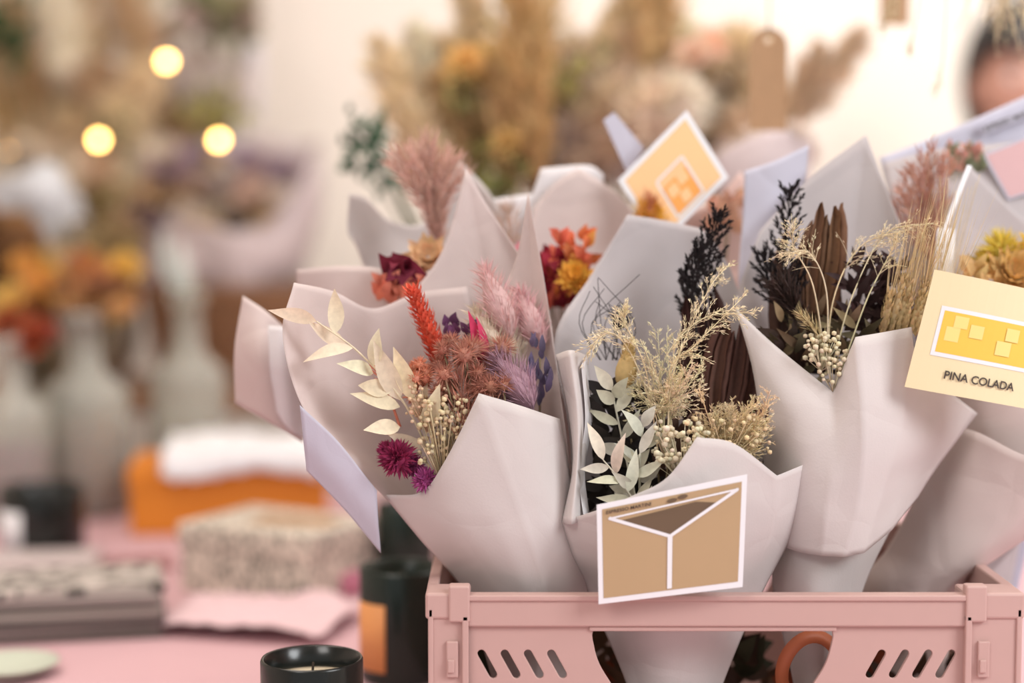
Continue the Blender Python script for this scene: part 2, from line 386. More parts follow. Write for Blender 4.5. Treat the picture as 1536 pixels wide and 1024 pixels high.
def facade(name,lo,hi,at,axis,open_lo,open_hi):
    ht=zr+.001; hs=[rrect([(open_lo,ht-.002),(open_lo+.006,ht-.03),(open_lo+.036,ZB+.05),(open_hi-.036,ZB+.05),(open_hi-.006,ht-.03),(open_hi,ht-.002)],.010)]
    for z in (zz(998),zz(1075),zz(1150)):
        if z-ZB<.02: continue
        for k in range(4):
            x=lo+.017+k*.0178; 
            if x<open_lo-.006: hs.append(capsule(x,z,.026,.0075,-.5))
            x=hi-.017-k*.0178
            if x>open_hi+.006: hs.append(capsule(x,z,.026,.0075,.5))
    plate2d(name,crate,[(lo,ZB),(hi,ZB),(hi,zr+.004),(lo,zr+.004)],hs,.0025,M_CRATE,axis,at)
facade('front_panel',a0-.004,a1+.004,Y0+.006,'xz',xx(884),xx(1256))
facade('back_panel',a0-.004,a1+.004,Y1-.006,'xz',xx(884),xx(1256))
facade('side_panel_left',Y0+.03,Y1-.03,X0+.006,'yz',Y0+.10,Y1-.10)
facade('side_panel_right',Y0+.03,Y1-.03,X1-.006,'yz',Y0+.10,Y1-.10)
for nm,ya,yb in(('front',Y0,Y0+.009),('back',Y1-.009,Y1)):
    box('rim_'+nm,crate,a0-.002,a1+.002,ya,yb,zr,ZT,M_CRATE,.0015)
    box('rim_lip_'+nm,crate,a0-.004,a1+.004,ya-.002,yb+.002,ZT-.004,ZT+.0005,M_CRATE,.001)
    box('opening_frame_'+nm,crate,xx(884),xx(1256),ya+.002,yb-.001,zr-.004,zr,M_CRATE,.001)
for nm,xa,xb in(('left',X0,X0+.009),('right',X1-.009,X1)):
    box('rim_'+nm,crate,xa,xb,Y0+.03,Y1-.03,zr,ZT+.002,M_CRATE,.0015)
for i,(xa,xb,sg) in enumerate(((X0,a0,1),(a1,X1,-1))):
    for j,(ya,yb) in enumerate(((Y0-.001,Y0+.034),(Y1-.034,Y1+.001))):
        fr=j==0; yf=ya if fr else yb-.006
        box('corner_cap',crate,xa,xb,ya,yb,ZT-.018,ZT+.002,M_CRATE,.002)
        xi=xb-.016 if sg>0 else xa; box('corner_tab',crate,xi,xi+.016,ya-.002,yb*.3+ya*.7,ZT-.02,ZT+.008,M_CRATE,.0015)
        xo=xa+.002 if sg>0 else xb-.006
        box('corner_post_side',crate,xo,xo+.004,ya,yb,ZB,ZT-.01,M_CRATE,.001)
        box('corner_post_face',crate,xa+.002,xb-.001,yf+.002,yf+.006,ZB,ZT-.01,M_CRATE,.001)
        xi=xb-.006 if sg>0 else xa; box('corner_rib',crate,xi,xi+.005,yf-.002,yf+.006,ZB,ZT-.015,M_CRATE,.001)
        xi=xb-.018 if sg>0 else xa+.010; 
        for zc in (ZT-.045,ZT-.105):
            box('hinge_clip',crate,xi,xi+.009,yf-.001,yf+.003,zc-.018,zc+.010,M_CRATE,.001)
            box('hinge_pin',crate,xi+.001,xi+.006,yf-.003,yf,zc-.014,zc-.004,M_CRATE,.0008)
box('base_plate',crate,X0+.004,X1-.004,Y0+.006,Y1-.006,ZB,ZB+.004,M_CRATE,.001)
box('base_rail_front',crate,a0,a1,Y0+.001,Y0+.008,ZB,ZB+.012,M_CRATE,.001)

# ================================================================= bouquets in crate
def base_rows(u0,u1,y,w0,k):
    c=(u0+u1)/2; out=[]
    for v,h in((1010,(u1-u0)*.30),(1140,(u1-u0)*.14)):
        out.append([(c-h+2*h*i/(k-1),v,y+ (1-math.sin(math.pi*i/(k-1)))*w0*(.55 if v<1100 else .25)) for i in range(k)])
    return out
def C(*c): return lin(c)
# ---- A : colourful bouquet
A=empty('dried_flower_bouquet'); ra=pt(800,1140,.085)
rows=[[(575,742,.075),(632,738,.045),(668,690,.03),(718,590,.025),(780,608,.03),(840,628,.055)],
 [(628,808,.07),(680,800,.035),(735,790,.022),(785,780,.02),(830,770,.03),(865,765,.055)],
 [(697,892,.08),(740,896,.045),(785,898,.03),(820,898,.028),(860,896,.04),(890,892,.07)]]+base_rows(697,890,.05,.03,6)
paper('wrap_front',A,rows,M_LIL,sharp=(3,),seed=1,cr_amp=.0014)
paper('wrap_left',A,[[(440,424,.07),(500,436,.10),(560,462,.12),(625,440,.135),(700,430,.14)],
 [(424,500,.05),(490,520,.095),(560,540,.12),(640,540,.14),(720,540,.14)],
 [(452,607,.04),(510,645,.08),(590,670,.115),(660,670,.135),(740,670,.135)],
 [(515,682,.05),(560,705,.075),(620,740,.11),(690,745,.13),(760,745,.13)],
 [(577,745,.07),(615,775,.085),(670,800,.11),(730,800,.12),(790,800,.12)]],M_BLU,seed=2)
paper('wrap_flap',A,[[(449,606,.038),(510,665,.045),(566,735,.055)],[(455,665,.045),(515,722,.05),(568,785,.06)],[(460,706,.055),(515,762,.06),(571,830,.07)]],M_LAV,seed=3)
paper('wrap_back',A,[[(612,447,.14),(664,375,.145),(700,252,.15),(742,325,.15),(790,400,.14)],
 [(640,500,.14),(680,470,.15),(730,450,.155),(780,450,.15),(815,470,.14)],
 [(660,620,.13),(700,620,.14),(740,620,.145),(790,620,.14),(835,620,.12)],
 [(720,800,.12),(740,800,.12),(770,800,.125),(800,800,.12),(850,800,.11)]],M_BLU,sharp=(2,),seed=4)
paper('wrap_right',A,[[(752,440,.125),(776,380,.12),(793,288,.115),(812,400,.105),(828,500,.10)],
 [(762,500,.125),(780,490,.12),(800,480,.115),(820,510,.105),(836,560,.09)],
 [(775,620,.12),(795,620,.115),(815,620,.105),(832,625,.09),(848,640,.075)],
 [(800,780,.12),(820,780,.11),(840,780,.10),(855,780,.09),(868,780,.08)]],M_BLU,sharp=(2,),seed=5)
mb=MB(); cream=C(234,222,194); 
ruscus(mb,[pt(660,720,.07),pt(610,610,.055),pt(540,530,.045),pt(475,482,.04)],7,.036,.013,cream)
for a,b,w in(((600,600),(560,510),.017),((600,640),(545,645),.014),((620,600),(590,520),.015),((600,610),(525,590),.013),((640,650),(660,575),.015),((560,560),(505,545),.012),((520,520),(462,482),.012)):
    leaf(mb,pt(*a,.055),pt(*b,.038),w,jit(cream,.05),V((rnd(-.3,.3),-1,.5)),rnd(-.1,.15),.35,8,.75)
spike(mb,pt(668,560,.08),pt(618,432,.075),.0115,C(220,98,74),230,.0085); stem(mb,ra,pt(668,560,.08))
bunny(mb,pt(768,510,.085),pt(725,402,.085),.016,C(216,176,174)); stem(mb,ra,pt(765,505,.085))
bunny(mb,pt(812,525,.095),pt(778,435,.1),.014,C(214,170,172)); stem(mb,ra,pt(810,520,.095))
bunny(mb,pt(800,615,.055),pt(745,535,.055),.018,C(180,148,162),800); stem(mb,ra,pt(800,600,.06))
bunny(mb,pt(752,550,.08),pt(712,465,.085),.015,C(220,206,184)); stem(mb,ra,pt(745,530,.09))
bunny(mb,pt(772,560,.09),pt(755,490,.09),.014,C(212,196,178)); stem(mb,ra,pt(772,560,.09))
leaf(mb,pt(722,550,.078),pt(702,465,.072),.010,C(196,56,94)); leaf(mb,pt(728,550,.075),pt(714,474,.07),.008,C(206,66,104))
for i in range(30): 
    p=pt(rnd(655,755),rnd(508,622),rnd(.04,.075)); fuzz(mb,p,rnd(.009,.015),C(184,128,110),170,.00035); stem(mb,ra,p)
for i in range(12): p=pt(rnd(612,660),rnd(545,605),rnd(.05,.07)); fuzz(mb,p,.0075,C(212,142,114),80)
for i in range(22):
    p=pt(rnd(668,712),rnd(484,520),rnd(.08,.1)); leaf(mb,p,p+V((rnd(-.6,.6),-.4,1)).normalized()*.011,.007,jit(C(116,72,108),.3))
for i in range(24):
    p=pt(rnd(795,828),rnd(520,610),rnd(.065,.085)); leaf(mb,p,p+V((rnd(-.5,.3),-.4,1.3)).normalized()*rnd(.012,.02),.0055,jit(C(112,102,132),.3))
berries(mb,pt(665,645,.045),.02,.028,170,.0021,C(230,212,176),ra)
berries(mb,pt(640,605,.05),.016,.014,70,.0018,C(226,196,164),ra)
thistle(mb,pt(598,688,.05),V((-1,-.5,.6)),.016,C(142,44,82),240); thistle(mb,pt(622,700,.052),V((-1,-.5,.6)),.010,C(124,46,90)); thistle(mb,pt(638,720,.045),V((-.3,-.8,.6)),.011,C(164,76,132)); thistle(mb,pt(580,675,.055),V((-1,-.3,.6)),.008,C(150,50,90))
plume(mb,[pt(770,700,.07),pt(740,600,.07),pt(730,520,.08)],.02,C(210,186,162),300,.012)
plume(mb,[pt(720,700,.05),pt(700,640,.045),pt(690,560,.05)],.02,C(192,134,116),400,.012)
plume(mb,[pt(760,700,.05),pt(745,650,.045),pt(735,590,.05)],.018,C(202,160,138),400,.012)
plume(mb,[pt(600,640,.06),pt(575,570,.06),pt(560,545,.06)],.012,C(220,140,118),160,.008)
for k in range(12): stem(mb,ra,pt(rnd(660,790),rnd(650,720),rnd(.05,.09)))
mb.obj('dried_flowers',A,M_BOT)

# ---- B : behind-left, pink plume
B=empty('dried_flower_bouquet'); rb=pt(765,1110,.23)
paper('wrap_flap_left',B,[[(364,444,.17),(398,466,.165),(428,492,.17)],[(352,525,.17),(394,540,.15),(436,565,.17)],[(353,605,.18),(402,632,.165),(455,664,.175)]],M_BLU,seed=6)
paper('wrap_lip',B,[[(403,488,.160),(425,490,.155),(450,500,.165)],[(392,545,.158),(425,560,.15),(452,575,.165)],[(398,590,.165),(430,640,.16),(460,660,.17)]],M_WPA,seed=7)
paper('wrap_front',B,[[(443,404,.19),(510,399,.175),(575,405,.17),(625,440,.17),(690,440,.18)],[(450,480,.2),(520,500,.175),(590,500,.17),(640,520,.17),(720,520,.185)],
 [(470,650,.2),(550,670,.18),(630,680,.17),(690,680,.175),(760,680,.2)],[(590,745,.2),(630,755,.19),(680,760,.18),(720,760,.18),(780,750,.2)],[(700,860,.21),(720,870,.2),(745,870,.19),(770,870,.2),(800,860,.21)],[(735,1090,.22),(750,1090,.215),(760,1090,.21),(775,1090,.215),(790,1090,.22)]],M_BLU,seed=8)
paper('wrap_back',B,[[(524,290,.25),(548,296,.26),(585,330,.27),(640,330,.27),(690,240,.27),(735,290,.26),(770,360,.25)],[(522,350,.25),(555,370,.26),(600,380,.27),(650,390,.27),(700,390,.27),(740,390,.26),(780,400,.25)],
 [(548,400,.25),(580,500,.26),(620,520,.26),(660,520,.26),(700,520,.26),(750,520,.25),(790,520,.25)],[(700,860,.25),(715,860,.25),(730,860,.25),(745,860,.25),(760,860,.25),(780,860,.25),(800,860,.25)]],M_LIL,sharp=(4,),seed=9)
mb=MB()
for k in range(22):
    tx=582+k*5.6+rnd(-5,5); ty=205+abs(k-9)*4+rnd(-12,15); a=pt(662,385,.215); b=pt(tx,ty,.215+rnd(-.02,.02)); m=a.lerp(b,.55)+V(((k-10)*-.0010,0,0))
    plume(mb,[a,m,b],.007,C(212,174,160),120,.015,.00045,.12)
for k in range(12): 
    d=V((rnd(-1,1),-.6,rnd(-.5,1))).normalized(); p=pt(607,405,.165); leaf(mb,p,p+d*rnd(.018,.03),.02,jit(C(108,32,50),.25),None,.25)
blossom(mb,pt(642,385,.17),V((0,-1,.6)),.022,C(226,186,146),3,9)
for k in range(50): p=pt(rnd(565,645),rnd(425,462),rnd(.15,.17)); leaf(mb,p,p+V((rnd(-1,1),-.5,1)).normalized()*.016,.008,jit(C(220,134,110),.2))
for k in range(10): stem(mb,rb,pt(rnd(600,680),rnd(390,460),.2))
mb.obj('dried_flowers',B,M_BOT)

# ---- C : behind-centre red/orange
Cq=empty('dried_flower_bouquet'); rc=pt(870,1100,.25)
paper('wrap_back',Cq,[[(800,312,.26),(835,272,.262),(868,252,.265),(925,290,.262),(958,330,.26)],[(790,390,.25),(830,370,.26),(880,360,.26),(930,370,.26),(970,390,.25)],[(800,520,.24),(840,520,.25),(880,520,.25),(930,520,.25),(970,520,.24)],[(840,1080,.26),(855,1080,.26),(870,1080,.26),(885,1080,.26),(900,1080,.26)]],M_BLU,sharp=(2,),seed=10)
paper('wrap_far',Cq,[[(730,300,.275),(800,290,.276),(812,252,.276),(880,248,.276),(905,262,.276)],[(740,380,.27),(790,380,.272),(830,370,.272),(870,370,.272),(900,370,.272)],[(780,480,.27),(800,480,.272),(830,480,.272),(870,480,.272),(900,480,.272)]],M_WPA,sharp=(1,2),seed=11)
paper('wrap_front',Cq,[[(770,420,.19),(810,470,.175),(850,500,.17),(900,480,.175),(940,440,.2)],[(790,600,.2),(820,600,.18),(850,600,.175),(890,600,.18),(930,600,.2)],[(820,850,.22),(840,850,.205),(860,850,.2),(880,850,.205),(910,850,.22)],[(845,1090,.24),(855,1090,.235),(865,1090,.235),(880,1090,.235),(890,1090,.24)]],M_BLU,seed=12)
mb=MB()
for k in range(60):
    p=pt(rnd(815,850),rnd(390,465),rnd(.19,.21)); d=V((rnd(-1,.6),-.6,rnd(.1,1.2))).normalized(); leaf(mb,p,p+d*.022,.012,jit(C(*R.choice([(164,50,66),(140,36,54),(200,92,76)])),.2))
for k in range(50):
    p=pt(rnd(835,880),rnd(355,450),rnd(.185,.2)); d=V((rnd(-1,1),-.6,rnd(.1,1.2))).normalized(); leaf(mb,p,p+d*.018,.01,jit(C(*R.choice([(226,132,86),(220,116,90),(232,160,84)])),.2))
blossom(mb,pt(862,415,.175),V((0,-1,.5)),.018,C(238,182,80),4,10)
for k in range(30): p=pt(rnd(755,800),rnd(380,430),.19); leaf(mb,p,p+V((rnd(-1,1),-.5,1)).normalized()*.016,.009,jit(C(220,150,158),.2))
plume(mb,[pt(770,420,.22),pt(765,350,.22),pt(760,310,.22)],.02,C(190,160,140),200,.014)
plume(mb,[pt(940,400,.22),pt(960,350,.23),pt(975,300,.23)],.02,C(190,120,90),200,.014)
blossom(mb,pt(975,318,.235),V((0,-1,.6)),.018,C(240,194,84),4,10)
for k in range(10): stem(mb,rc,pt(rnd(800,900),rnd(400,470),.2))
mb.obj('dried_flowers',Cq,M_BOT)
card('cocktail_card',Cq,pt(927,270,.24),pt(1030,165,.24),pt(1093,266,.23),pt(990,371,.23),0,M_WHT,
 [('rect',(.06,.07,.94,.93),M_PEA),('line',(.33,.62,.33,.1,.03),M_WHT),('line',(.33,.1,.7,.1,.03),M_WHT),('line',(.7,.1,.7,.62,.03),M_WHT),('line',(.33,.62,.7,.62,.03),M_WHT),('rect',(.35,.13,.68,.5),M_ORG),('rect',(.38,.32,.5,.46),M_PEA),('rect',(.53,.36,.65,.5),M_PEA),('rect',(.47,.16,.58,.3),M_PEA)])
card('card_back',Cq,pt(905,180,.262),pt(921,168,.262),pt(966,222,.262),pt(942,262,.262),0,M_LAV,[])

# ---- D : black & natural, front centre
D=empty('dried_flower_bouquet'); rd=pt(1000,1140,.075)
rows=[[(843,782,.035),(895,765,.012),(950,742,.004),(1000,715,.0),(1045,654,.002),(1100,664,.008),(1165,712,.02),(1222,690,.055)],
 [(860,835,.04),(915,830,.018),(970,815,.008),(1020,795,.004),(1070,785,.006),(1115,785,.014),(1160,795,.028),(1196,785,.055)],
 [(882,893,.06),(925,897,.035),(970,898,.022),(1010,898,.018),(1050,898,.02),(1085,897,.028),(1115,895,.04),(1142,890,.06)]]+base_rows(882,1142,.04,.03,8)
paper('wrap_front',D,rows,M_LIL,sharp=(4,6),seed=13,cr_amp=.0014)
paper('wrap_left',D,[[(833,532,.075),(856,525,.05),(880,532,.085)],[(852,620,.065),(868,620,.04),(888,625,.075)],[(858,700,.05),(866,702,.03),(876,705,.06)],[(842,782,.035),(858,785,.02),(884,775,.04)]],M_LIL,seed=15)
paper('wrap_left_edge',D,[[(880,532,.085),(876,540,.06),(872,548,.05)],[(889,625,.075),(884,628,.06),(878,630,.045)],[(877,702,.06),(872,704,.05),(868,706,.04)],[(884,772,.045),(880,775,.03),(876,778,.025)]],M_WPA,seed=15,cr_amp=.0005)
paper('wrap_back',D,[[(941,321,.16),(985,328,.165),(1030,338,.165),(1060,350,.16),(1095,400,.155)],[(885,415,.15),(955,420,.16),(1020,430,.165),(1070,430,.16),(1110,440,.15)],
 [(832,505,.12),(920,540,.145),(1000,550,.15),(1075,550,.145),(1160,540,.12)],[(852,640,.09),(930,650,.13),(1010,660,.14),(1090,660,.13),(1195,650,.09)],[(872,780,.07),(930,790,.11),(1010,800,.12),(1090,800,.11),(1180,780,.07)],[(950,1000,.08),(975,1000,.1),(1000,1000,.1),(1030,1000,.1),(1060,1000,.08)]],M_SHD,seed=16)
mb=MB(); blk=C(36,30,32); crm=C(236,220,186)
blackplume(mb,[pt(1075,640,.10),pt(1060,490,.11),pt(1060,400,.115),pt(1078,325,.115)],.030,blk,34,.40)
blackplume(mb,[pt(1075,640,.10),pt(1045,500,.10),pt(1040,420,.105),pt(1052,370,.105)],.024,blk,22,.45)
blackplume(mb,[pt(1080,640,.09),pt(1040,510,.12),pt(1030,410,.12)],.020,blk,18,.55)
folded(mb,pt(1075,680,.10),pt(1045,440,.115),.038,C(72,48,44),7)
folded(mb,pt(1085,640,.085),pt(1110,475,.095),.036,C(92,62,54),6)
folded(mb,pt(1100,650,.09),pt(1125,520,.1),.03,C(126,80,62),5)
for L in ([(1000,700,.05),(990,560,.05),(1050,480,.045),(1132,468,.04)],[(1000,700,.05),(960,560,.06),(920,500,.05),(880,522,.045)],[(1010,700,.05),(1005,560,.045),(1040,520,.04),(1120,440,.05)],[(990,700,.05),(970,560,.05),(940,490,.06),(935,470,.06)],[(1000,700,.04),(1010,560,.04),(1060,440,.06),(1090,400,.08)]):
    panicle(mb,[pt(*p) for p in L],.026,crm,40,7,.0007,.35,.45,.7)
for k in range(13):
    panicle(mb,[pt(1000,700,.05),pt(rnd(980,1010),620,.045),pt(rnd(935,1060),rnd(490,590),rnd(.025,.07))],.024,jit(crm,.1),30,9,.00065,.15,.45,1.0)
for k in range(26):
    panicle(mb,[pt(1070,740,.05),pt(rnd(1060,1120),680,.04),pt(rnd(1035,1170),rnd(580,665),rnd(.02,.07))],.020,jit(C(228,206,168),.12),30,9,.00065,.1,.45,1.0)
spike(mb,pt(935,590,.07),pt(945,515,.07),.011,C(204,180,124),130,.007,.5,.8); stem(mb,rd,pt(935,590,.07))
sage=C(196,194,176)
ruscus(mb,[pt(960,790,.05),pt(940,690,.05),pt(925,620,.055),pt(918,585,.055)],9,.027,.010,sage)
ruscus(mb,[pt(970,800,.03),pt(955,760,.028),pt(930,720,.025),pt(905,690,.03)],8,.030,.009,C(220,214,196))
ruscus(mb,[pt(970,790,.035),pt(950,730,.03),pt(960,680,.03)],6,.026,.008,C(210,206,188))
ruscus(mb,[pt(960,790,.04),pt(960,690,.035),pt(965,640,.035)],6,.025,.009,sage)
for i in range(110):
    p=pt(rnd(892,990),rnd(590,760),rnd(.07,.1)); leaf(mb,p,p+V((rnd(-1,1),-.3,rnd(0,1))).normalized()*rnd(.015,.03),.010,jit(C(*R.choice([(50,46,46),(72,66,60),(58,52,50)])),.3))
for i in range(60):
    p=pt(rnd(985,1160),rnd(640,720),rnd(.07,.1)); leaf(mb,p,p+V((rnd(-1,1),-.3,rnd(0,1))).normalized()*rnd(.015,.03),.010,jit(C(100,76,66),.3))
berries(mb,pt(1025,668,.03),.022,.019,110,.0026,C(236,226,198),rd); berries(mb,pt(1090,650,.03),.034,.014,80,.002,C(228,208,170),rd)
for k in range(16):
    a=pt(rnd(900,940),540,.1); tube(mb,cr1([a,a+V((rnd(-.02,.01),0,.03)),pt(rnd(880,960),rnd(410,480),.1)],4),.0004,.0003,blk,3)
bunny(mb,pt(925,495,.09),pt(935,468,.09),.008,C(50,44,46),200)
for k in range(14): stem(mb,rd,pt(rnd(940,1070),rnd(680,740),rnd(.05,.08)))
mb.obj('dried_flowers',D,M_BOT)
card('cocktail_card',D,pt(895,757,-.014),pt(1121,711,-.012),pt(1114,880,-.015),pt(898,906,-.016),0,M_WHT,
 [('rect',(.035,.055,.965,.945),M_TAN),('poly',[(.16,.80),(.49,.58),(.83,.79)],M_BRN),('poly',[(.16,.80),(.83,.79),(.66,.845),(.40,.82)],M_BRN),('line',(.08,.845,.49,.565,.032),M_WHT),('line',(.94,.885,.49,.565,.032),M_WHT),('line',(.49,.575,.49,.07,.05),M_WHT),
  ('line',(.075,.84,.945,.885,.018),M_WHT),('oval',(.50,.90,.035,.020),M_BRN),('oval',(.57,.915,.035,.020),M_BRN),('text',('ESPRESSO MARTINI',(.06,.89,.36,.925)),M_INK)])

# ---- E : right of centre
E=empty('dried_flower_bouquet'); re_=pt(1225,1140,.10)
rows=[[(1104,462,.085),(1165,520,.07),(1249,588,.05),(1284,505,.04),(1367,490,.055),(1374,550,.06),(1467,620,.11)],
 [(1130,560,.075),(1190,625,.05),(1250,660,.035),(1295,650,.025),(1350,650,.035),(1385,650,.055),(1436,660,.10)],
 [(1145,690,.075),(1197,735,.045),(1240,755,.03),(1288,755,.026),(1325,735,.033),(1358,715,.053),(1402,706,.092)],
 [(1156,812,.075),(1196,827,.046),(1232,834,.032),(1266,836,.027),(1296,830,.030),(1338,795,.05),(1377,745,.085)]]
paper('wrap_front',E,rows,M_LIL,sharp=(2,3,4,5),seed=17,cr_amp=.0011)
paper('wrap_foot',E,[[(1150,740,.09),(1195,750,.062),(1235,755,.048),(1270,755,.045),(1300,750,.048),(1330,740,.065),(1365,725,.10)],[(1158,815,.09),(1190,825,.062),(1225,830,.048),(1255,830,.046),(1285,826,.05),(1310,810,.065),(1338,790,.09)],
 [(1160,890,.09),(1185,895,.065),(1210,897,.05),(1235,897,.048),(1255,896,.053),(1275,893,.063),(1295,885,.085)]]+base_rows(1160,1295,.06,.03,7),M_LIL,seed=18,cr_amp=.0010)
paper('wrap_back_left',E,[[(1117,256,.20),(1165,240,.195),(1213,218,.2)],[(1114,330,.2),(1160,320,.195),(1206,300,.2)],[(1108,430,.19),(1150,420,.185),(1190,410,.19)],[(1120,520,.18),(1150,520,.18),(1190,520,.18)]],M_LAV,seed=19)
paper('wrap_back',E,[[(1140,345,.175),(1215,265,.185),(1299,202,.19),(1322,260,.18),(1350,335,.165)],[(1108,430,.16),(1190,410,.18),(1275,390,.185),(1325,400,.175),(1362,425,.16)],
 [(1106,470,.13),(1180,520,.165),(1260,520,.17),(1320,510,.16),(1370,500,.12)],[(1150,620,.11),(1200,640,.14),(1260,650,.15),(1320,640,.14),(1400,640,.12)],[(1160,800,.1),(1200,800,.12),(1250,800,.13),(1290,800,.12),(1330,780,.1)]],M_SHD,sharp=(2,),seed=20)
mb=MB()
blackplume(mb,[pt(1230,560,.09),pt(1190,460,.11),pt(1178,370,.12),pt(1186,290,.125)],.032,blk,34,.30)
blackplume(mb,[pt(1230,560,.09),pt(1165,450,.11),pt(1145,385,.115)],.024,blk,20,.4)
blackplume(mb,[pt(1225,560,.09),pt(1190,470,.10),pt(1200,400,.105)],.022,blk,18,.4)
plume(mb,[pt(1235,560,.09),pt(1200,480,.09),pt(1170,430,.09)],.018,C(66,52,48),200,.009,.0006,.4,2)
folded(mb,pt(1205,560,.11),pt(1215,345,.125),.046,C(80,54,46),7); folded(mb,pt(1225,470,.100),pt(1243,298,.115),.030,C(112,80,60),5)
for i in range(90):
    p=pt(rnd(1270,1350),rnd(400,500),rnd(.09,.12)); leaf(mb,p,p+V((rnd(-1,1),-.3,rnd(0,1.3))).normalized()*rnd(.014,.028),.006,jit(C(60,42,42),.3))
for i in range(90):
    p=pt(rnd(1165,1330),rnd(480,560),rnd(.08,.11)); leaf(mb,p,p+V((rnd(-1,1),-.3,rnd(0,1.3))).normalized()*rnd(.014,.028),.007,jit(C(*R.choice([(72,58,52),(116,96,74),(140,124,94),(92,82,62)])),.3))
for L in ([(1240,560,.08),(1250,450,.08),(1290,370,.08),(1360,345,.07)],[(1245,560,.08),(1280,440,.07),(1330,350,.08),(1400,335,.07)],[(1240,560,.08),(1240,440,.07),(1215,380,.07),(1180,380,.06)],[(1260,560,.07),(1300,450,.07),(1330,390,.07),(1345,360,.07)],[(1240,560,.08),(1220,430,.07),(1190,370,.07),(1192,340,.06)]):
    panicle(mb,[pt(*p) for p in L],.026,crm,32,7,.0006,.35,.5,.8)
for k in range(9):
    x=1335+k*10; a=pt(x-12,505,.075); b=pt(x+rnd(0,14),432+rnd(-18,18),.07); spike(mb,a,b,.005,C(200,176,130),50,.007,.4,.7)
    for j in range(22): hair(mb,a.lerp(b,R.random()),(b-a).normalized()+V((rnd(-.12,.2),rnd(-.1,.1),.15)),rnd(.05,.1),.00025,jit(C(214,190,148),.15))
berries(mb,pt(1232,520,.055),.014,.012,50,.0022,C(230,220,190),re_); berries(mb,pt(1250,548,.05),.014,.013,46,.002,C(222,210,180),re_)
for k in range(12): stem(mb,re_,pt(rnd(1190,1300),rnd(540,600),rnd(.08,.1)))
plume(mb,[pt(1260,560,.07),pt(1225,500,.06),pt(1200,470,.055)],.01,C(190,172,130),120,.008)
mb.obj('dried_flowers',E,M_BOT)

# ---- F : right, yellow
Fq=empty('dried_flower_bouquet'); rf=pt(1375,1120,.15)
rows=[[(1430,640,.14),(1470,650,.11),(1536,682,.09),(1600,690,.085),(1670,650,.11),(1720,600,.15)],[(1375,745,.14),(1420,760,.115),(1480,775,.10),(1535,780,.095),(1590,765,.11),(1630,740,.14)],
 [(1330,825,.15),(1370,835,.125),(1415,840,.11),(1460,843,.105),(1500,835,.115),(1538,790,.14)],
 [(1288,888,.16),(1325,893,.135),(1365,896,.12),(1395,896,.118),(1420,893,.12),(1445,885,.145)]]+base_rows(1300,1445,.13,.02,6)
paper('wrap_front',Fq,rows,M_BLU,seed=21)
paper('wrap_inner',Fq,[[(1405,420,.15),(1470,470,.13),(1560,500,.125),(1680,470,.13)],[(1430,560,.15),(1480,570,.13),(1560,580,.12),(1680,570,.13)],[(1440,680,.15),(1490,700,.125),(1560,720,.115),(1660,700,.13)]],M_BLU,seed=22)
paper('wrap_back',Fq,[[(1454,248,.21),(1492,290,.215),(1545,335,.22),(1620,360,.22),(1700,380,.2)],[(1425,330,.2),(1480,360,.215),(1540,400,.22),(1620,420,.22),(1710,440,.19)],[(1405,440,.18),(1460,480,.2),(1540,500,.21),(1620,520,.2),(1710,520,.18)],[(1430,640,.17),(1480,650,.19),(1540,660,.2),(1600,660,.19),(1680,640,.17)],[(1370,900,.18),(1390,900,.18),(1410,900,.18),(1430,900,.18),(1450,900,.18)]],M_SHD,seed=23)
mb=MB()
for k in range(14):
    tx=1338+k*6.5+rnd(-4,4); ty=222+abs(k-10)*7+rnd(-14,10); a=pt(1402,400,.19); b=pt(tx,ty,.185+rnd(-.015,.015)); m=a.lerp(b,.55)+V((rnd(-.003,.003),0,0))
    plume(mb,[a,m,b],.006,C(196,148,130),120,.012,.00045,.12)
berry(mb,pt(1502,378,.15),.008,C(220,192,70)); fuzz(mb,pt(1502,378,.15),.021,C(222,200,92),420,.0006); fuzz(mb,pt(1475,392,.16),.013,C(220,196,92),180,.0006)
blossom(mb,pt(1520,414,.135),V((0,-1,.7)),.032,C(220,180,118),5,14,.28); blossom(mb,pt(1560,380,.15),V((.3,-1,.7)),.028,C(226,190,96),5,14,.3)
for k in range(24):
    p=pt(rnd(1440,1530),rnd(400,440),rnd(.13,.16)); leaf(mb,p,p+V((rnd(-1,1),-.5,1)).normalized()*.018,.008,jit(C(210,176,120),.2))
for k in range(12): a=pt(1420,470,.12); tube(mb,cr1([a,pt(1412+k*2,400,.12),pt(1404+k*6,285+rnd(-25,30),.12)],5),.0005,.0002,C(212,190,148),3)
for k in range(10): stem(mb,rf,pt(rnd(1440,1540),rnd(560,620),.16))
mb.obj('dried_flowers',Fq,M_BOT)
card('cocktail_card',Fq,pt(1402,404,.03),pt(1612,450,.035),pt(1580,620,.03),pt(1357,580,.025),.010,M_CRM,
 [('rect',(.10,.30,.93,.72),M_WHT),('rect',(.125,.335,.91,.685),M_YEL),('rect',(.16,.44,.25,.56),M_PYEL),('rect',(.20,.56,.29,.66),M_PYEL),('rect',(.31,.50,.40,.61),M_PYEL),('rect',(.5,.4,.6,.52),M_PYEL),('rect',(.55,.53,.64,.64),M_PYEL),
 ('text',('PINA COLADA',(.215,.125,.68,.195)),M_INK)])
card('card_pick',Fq,pt(1451,247,.15),pt(1458,249,.15),pt(1420,345,.14),pt(1414,343,.14),0,M_WHT,[])
card('card_pick',Fq,pt(1406,342,.14),pt(1433,343,.14),pt(1430,420,.13),pt(1400,420,.13),0,M_WHT,[])

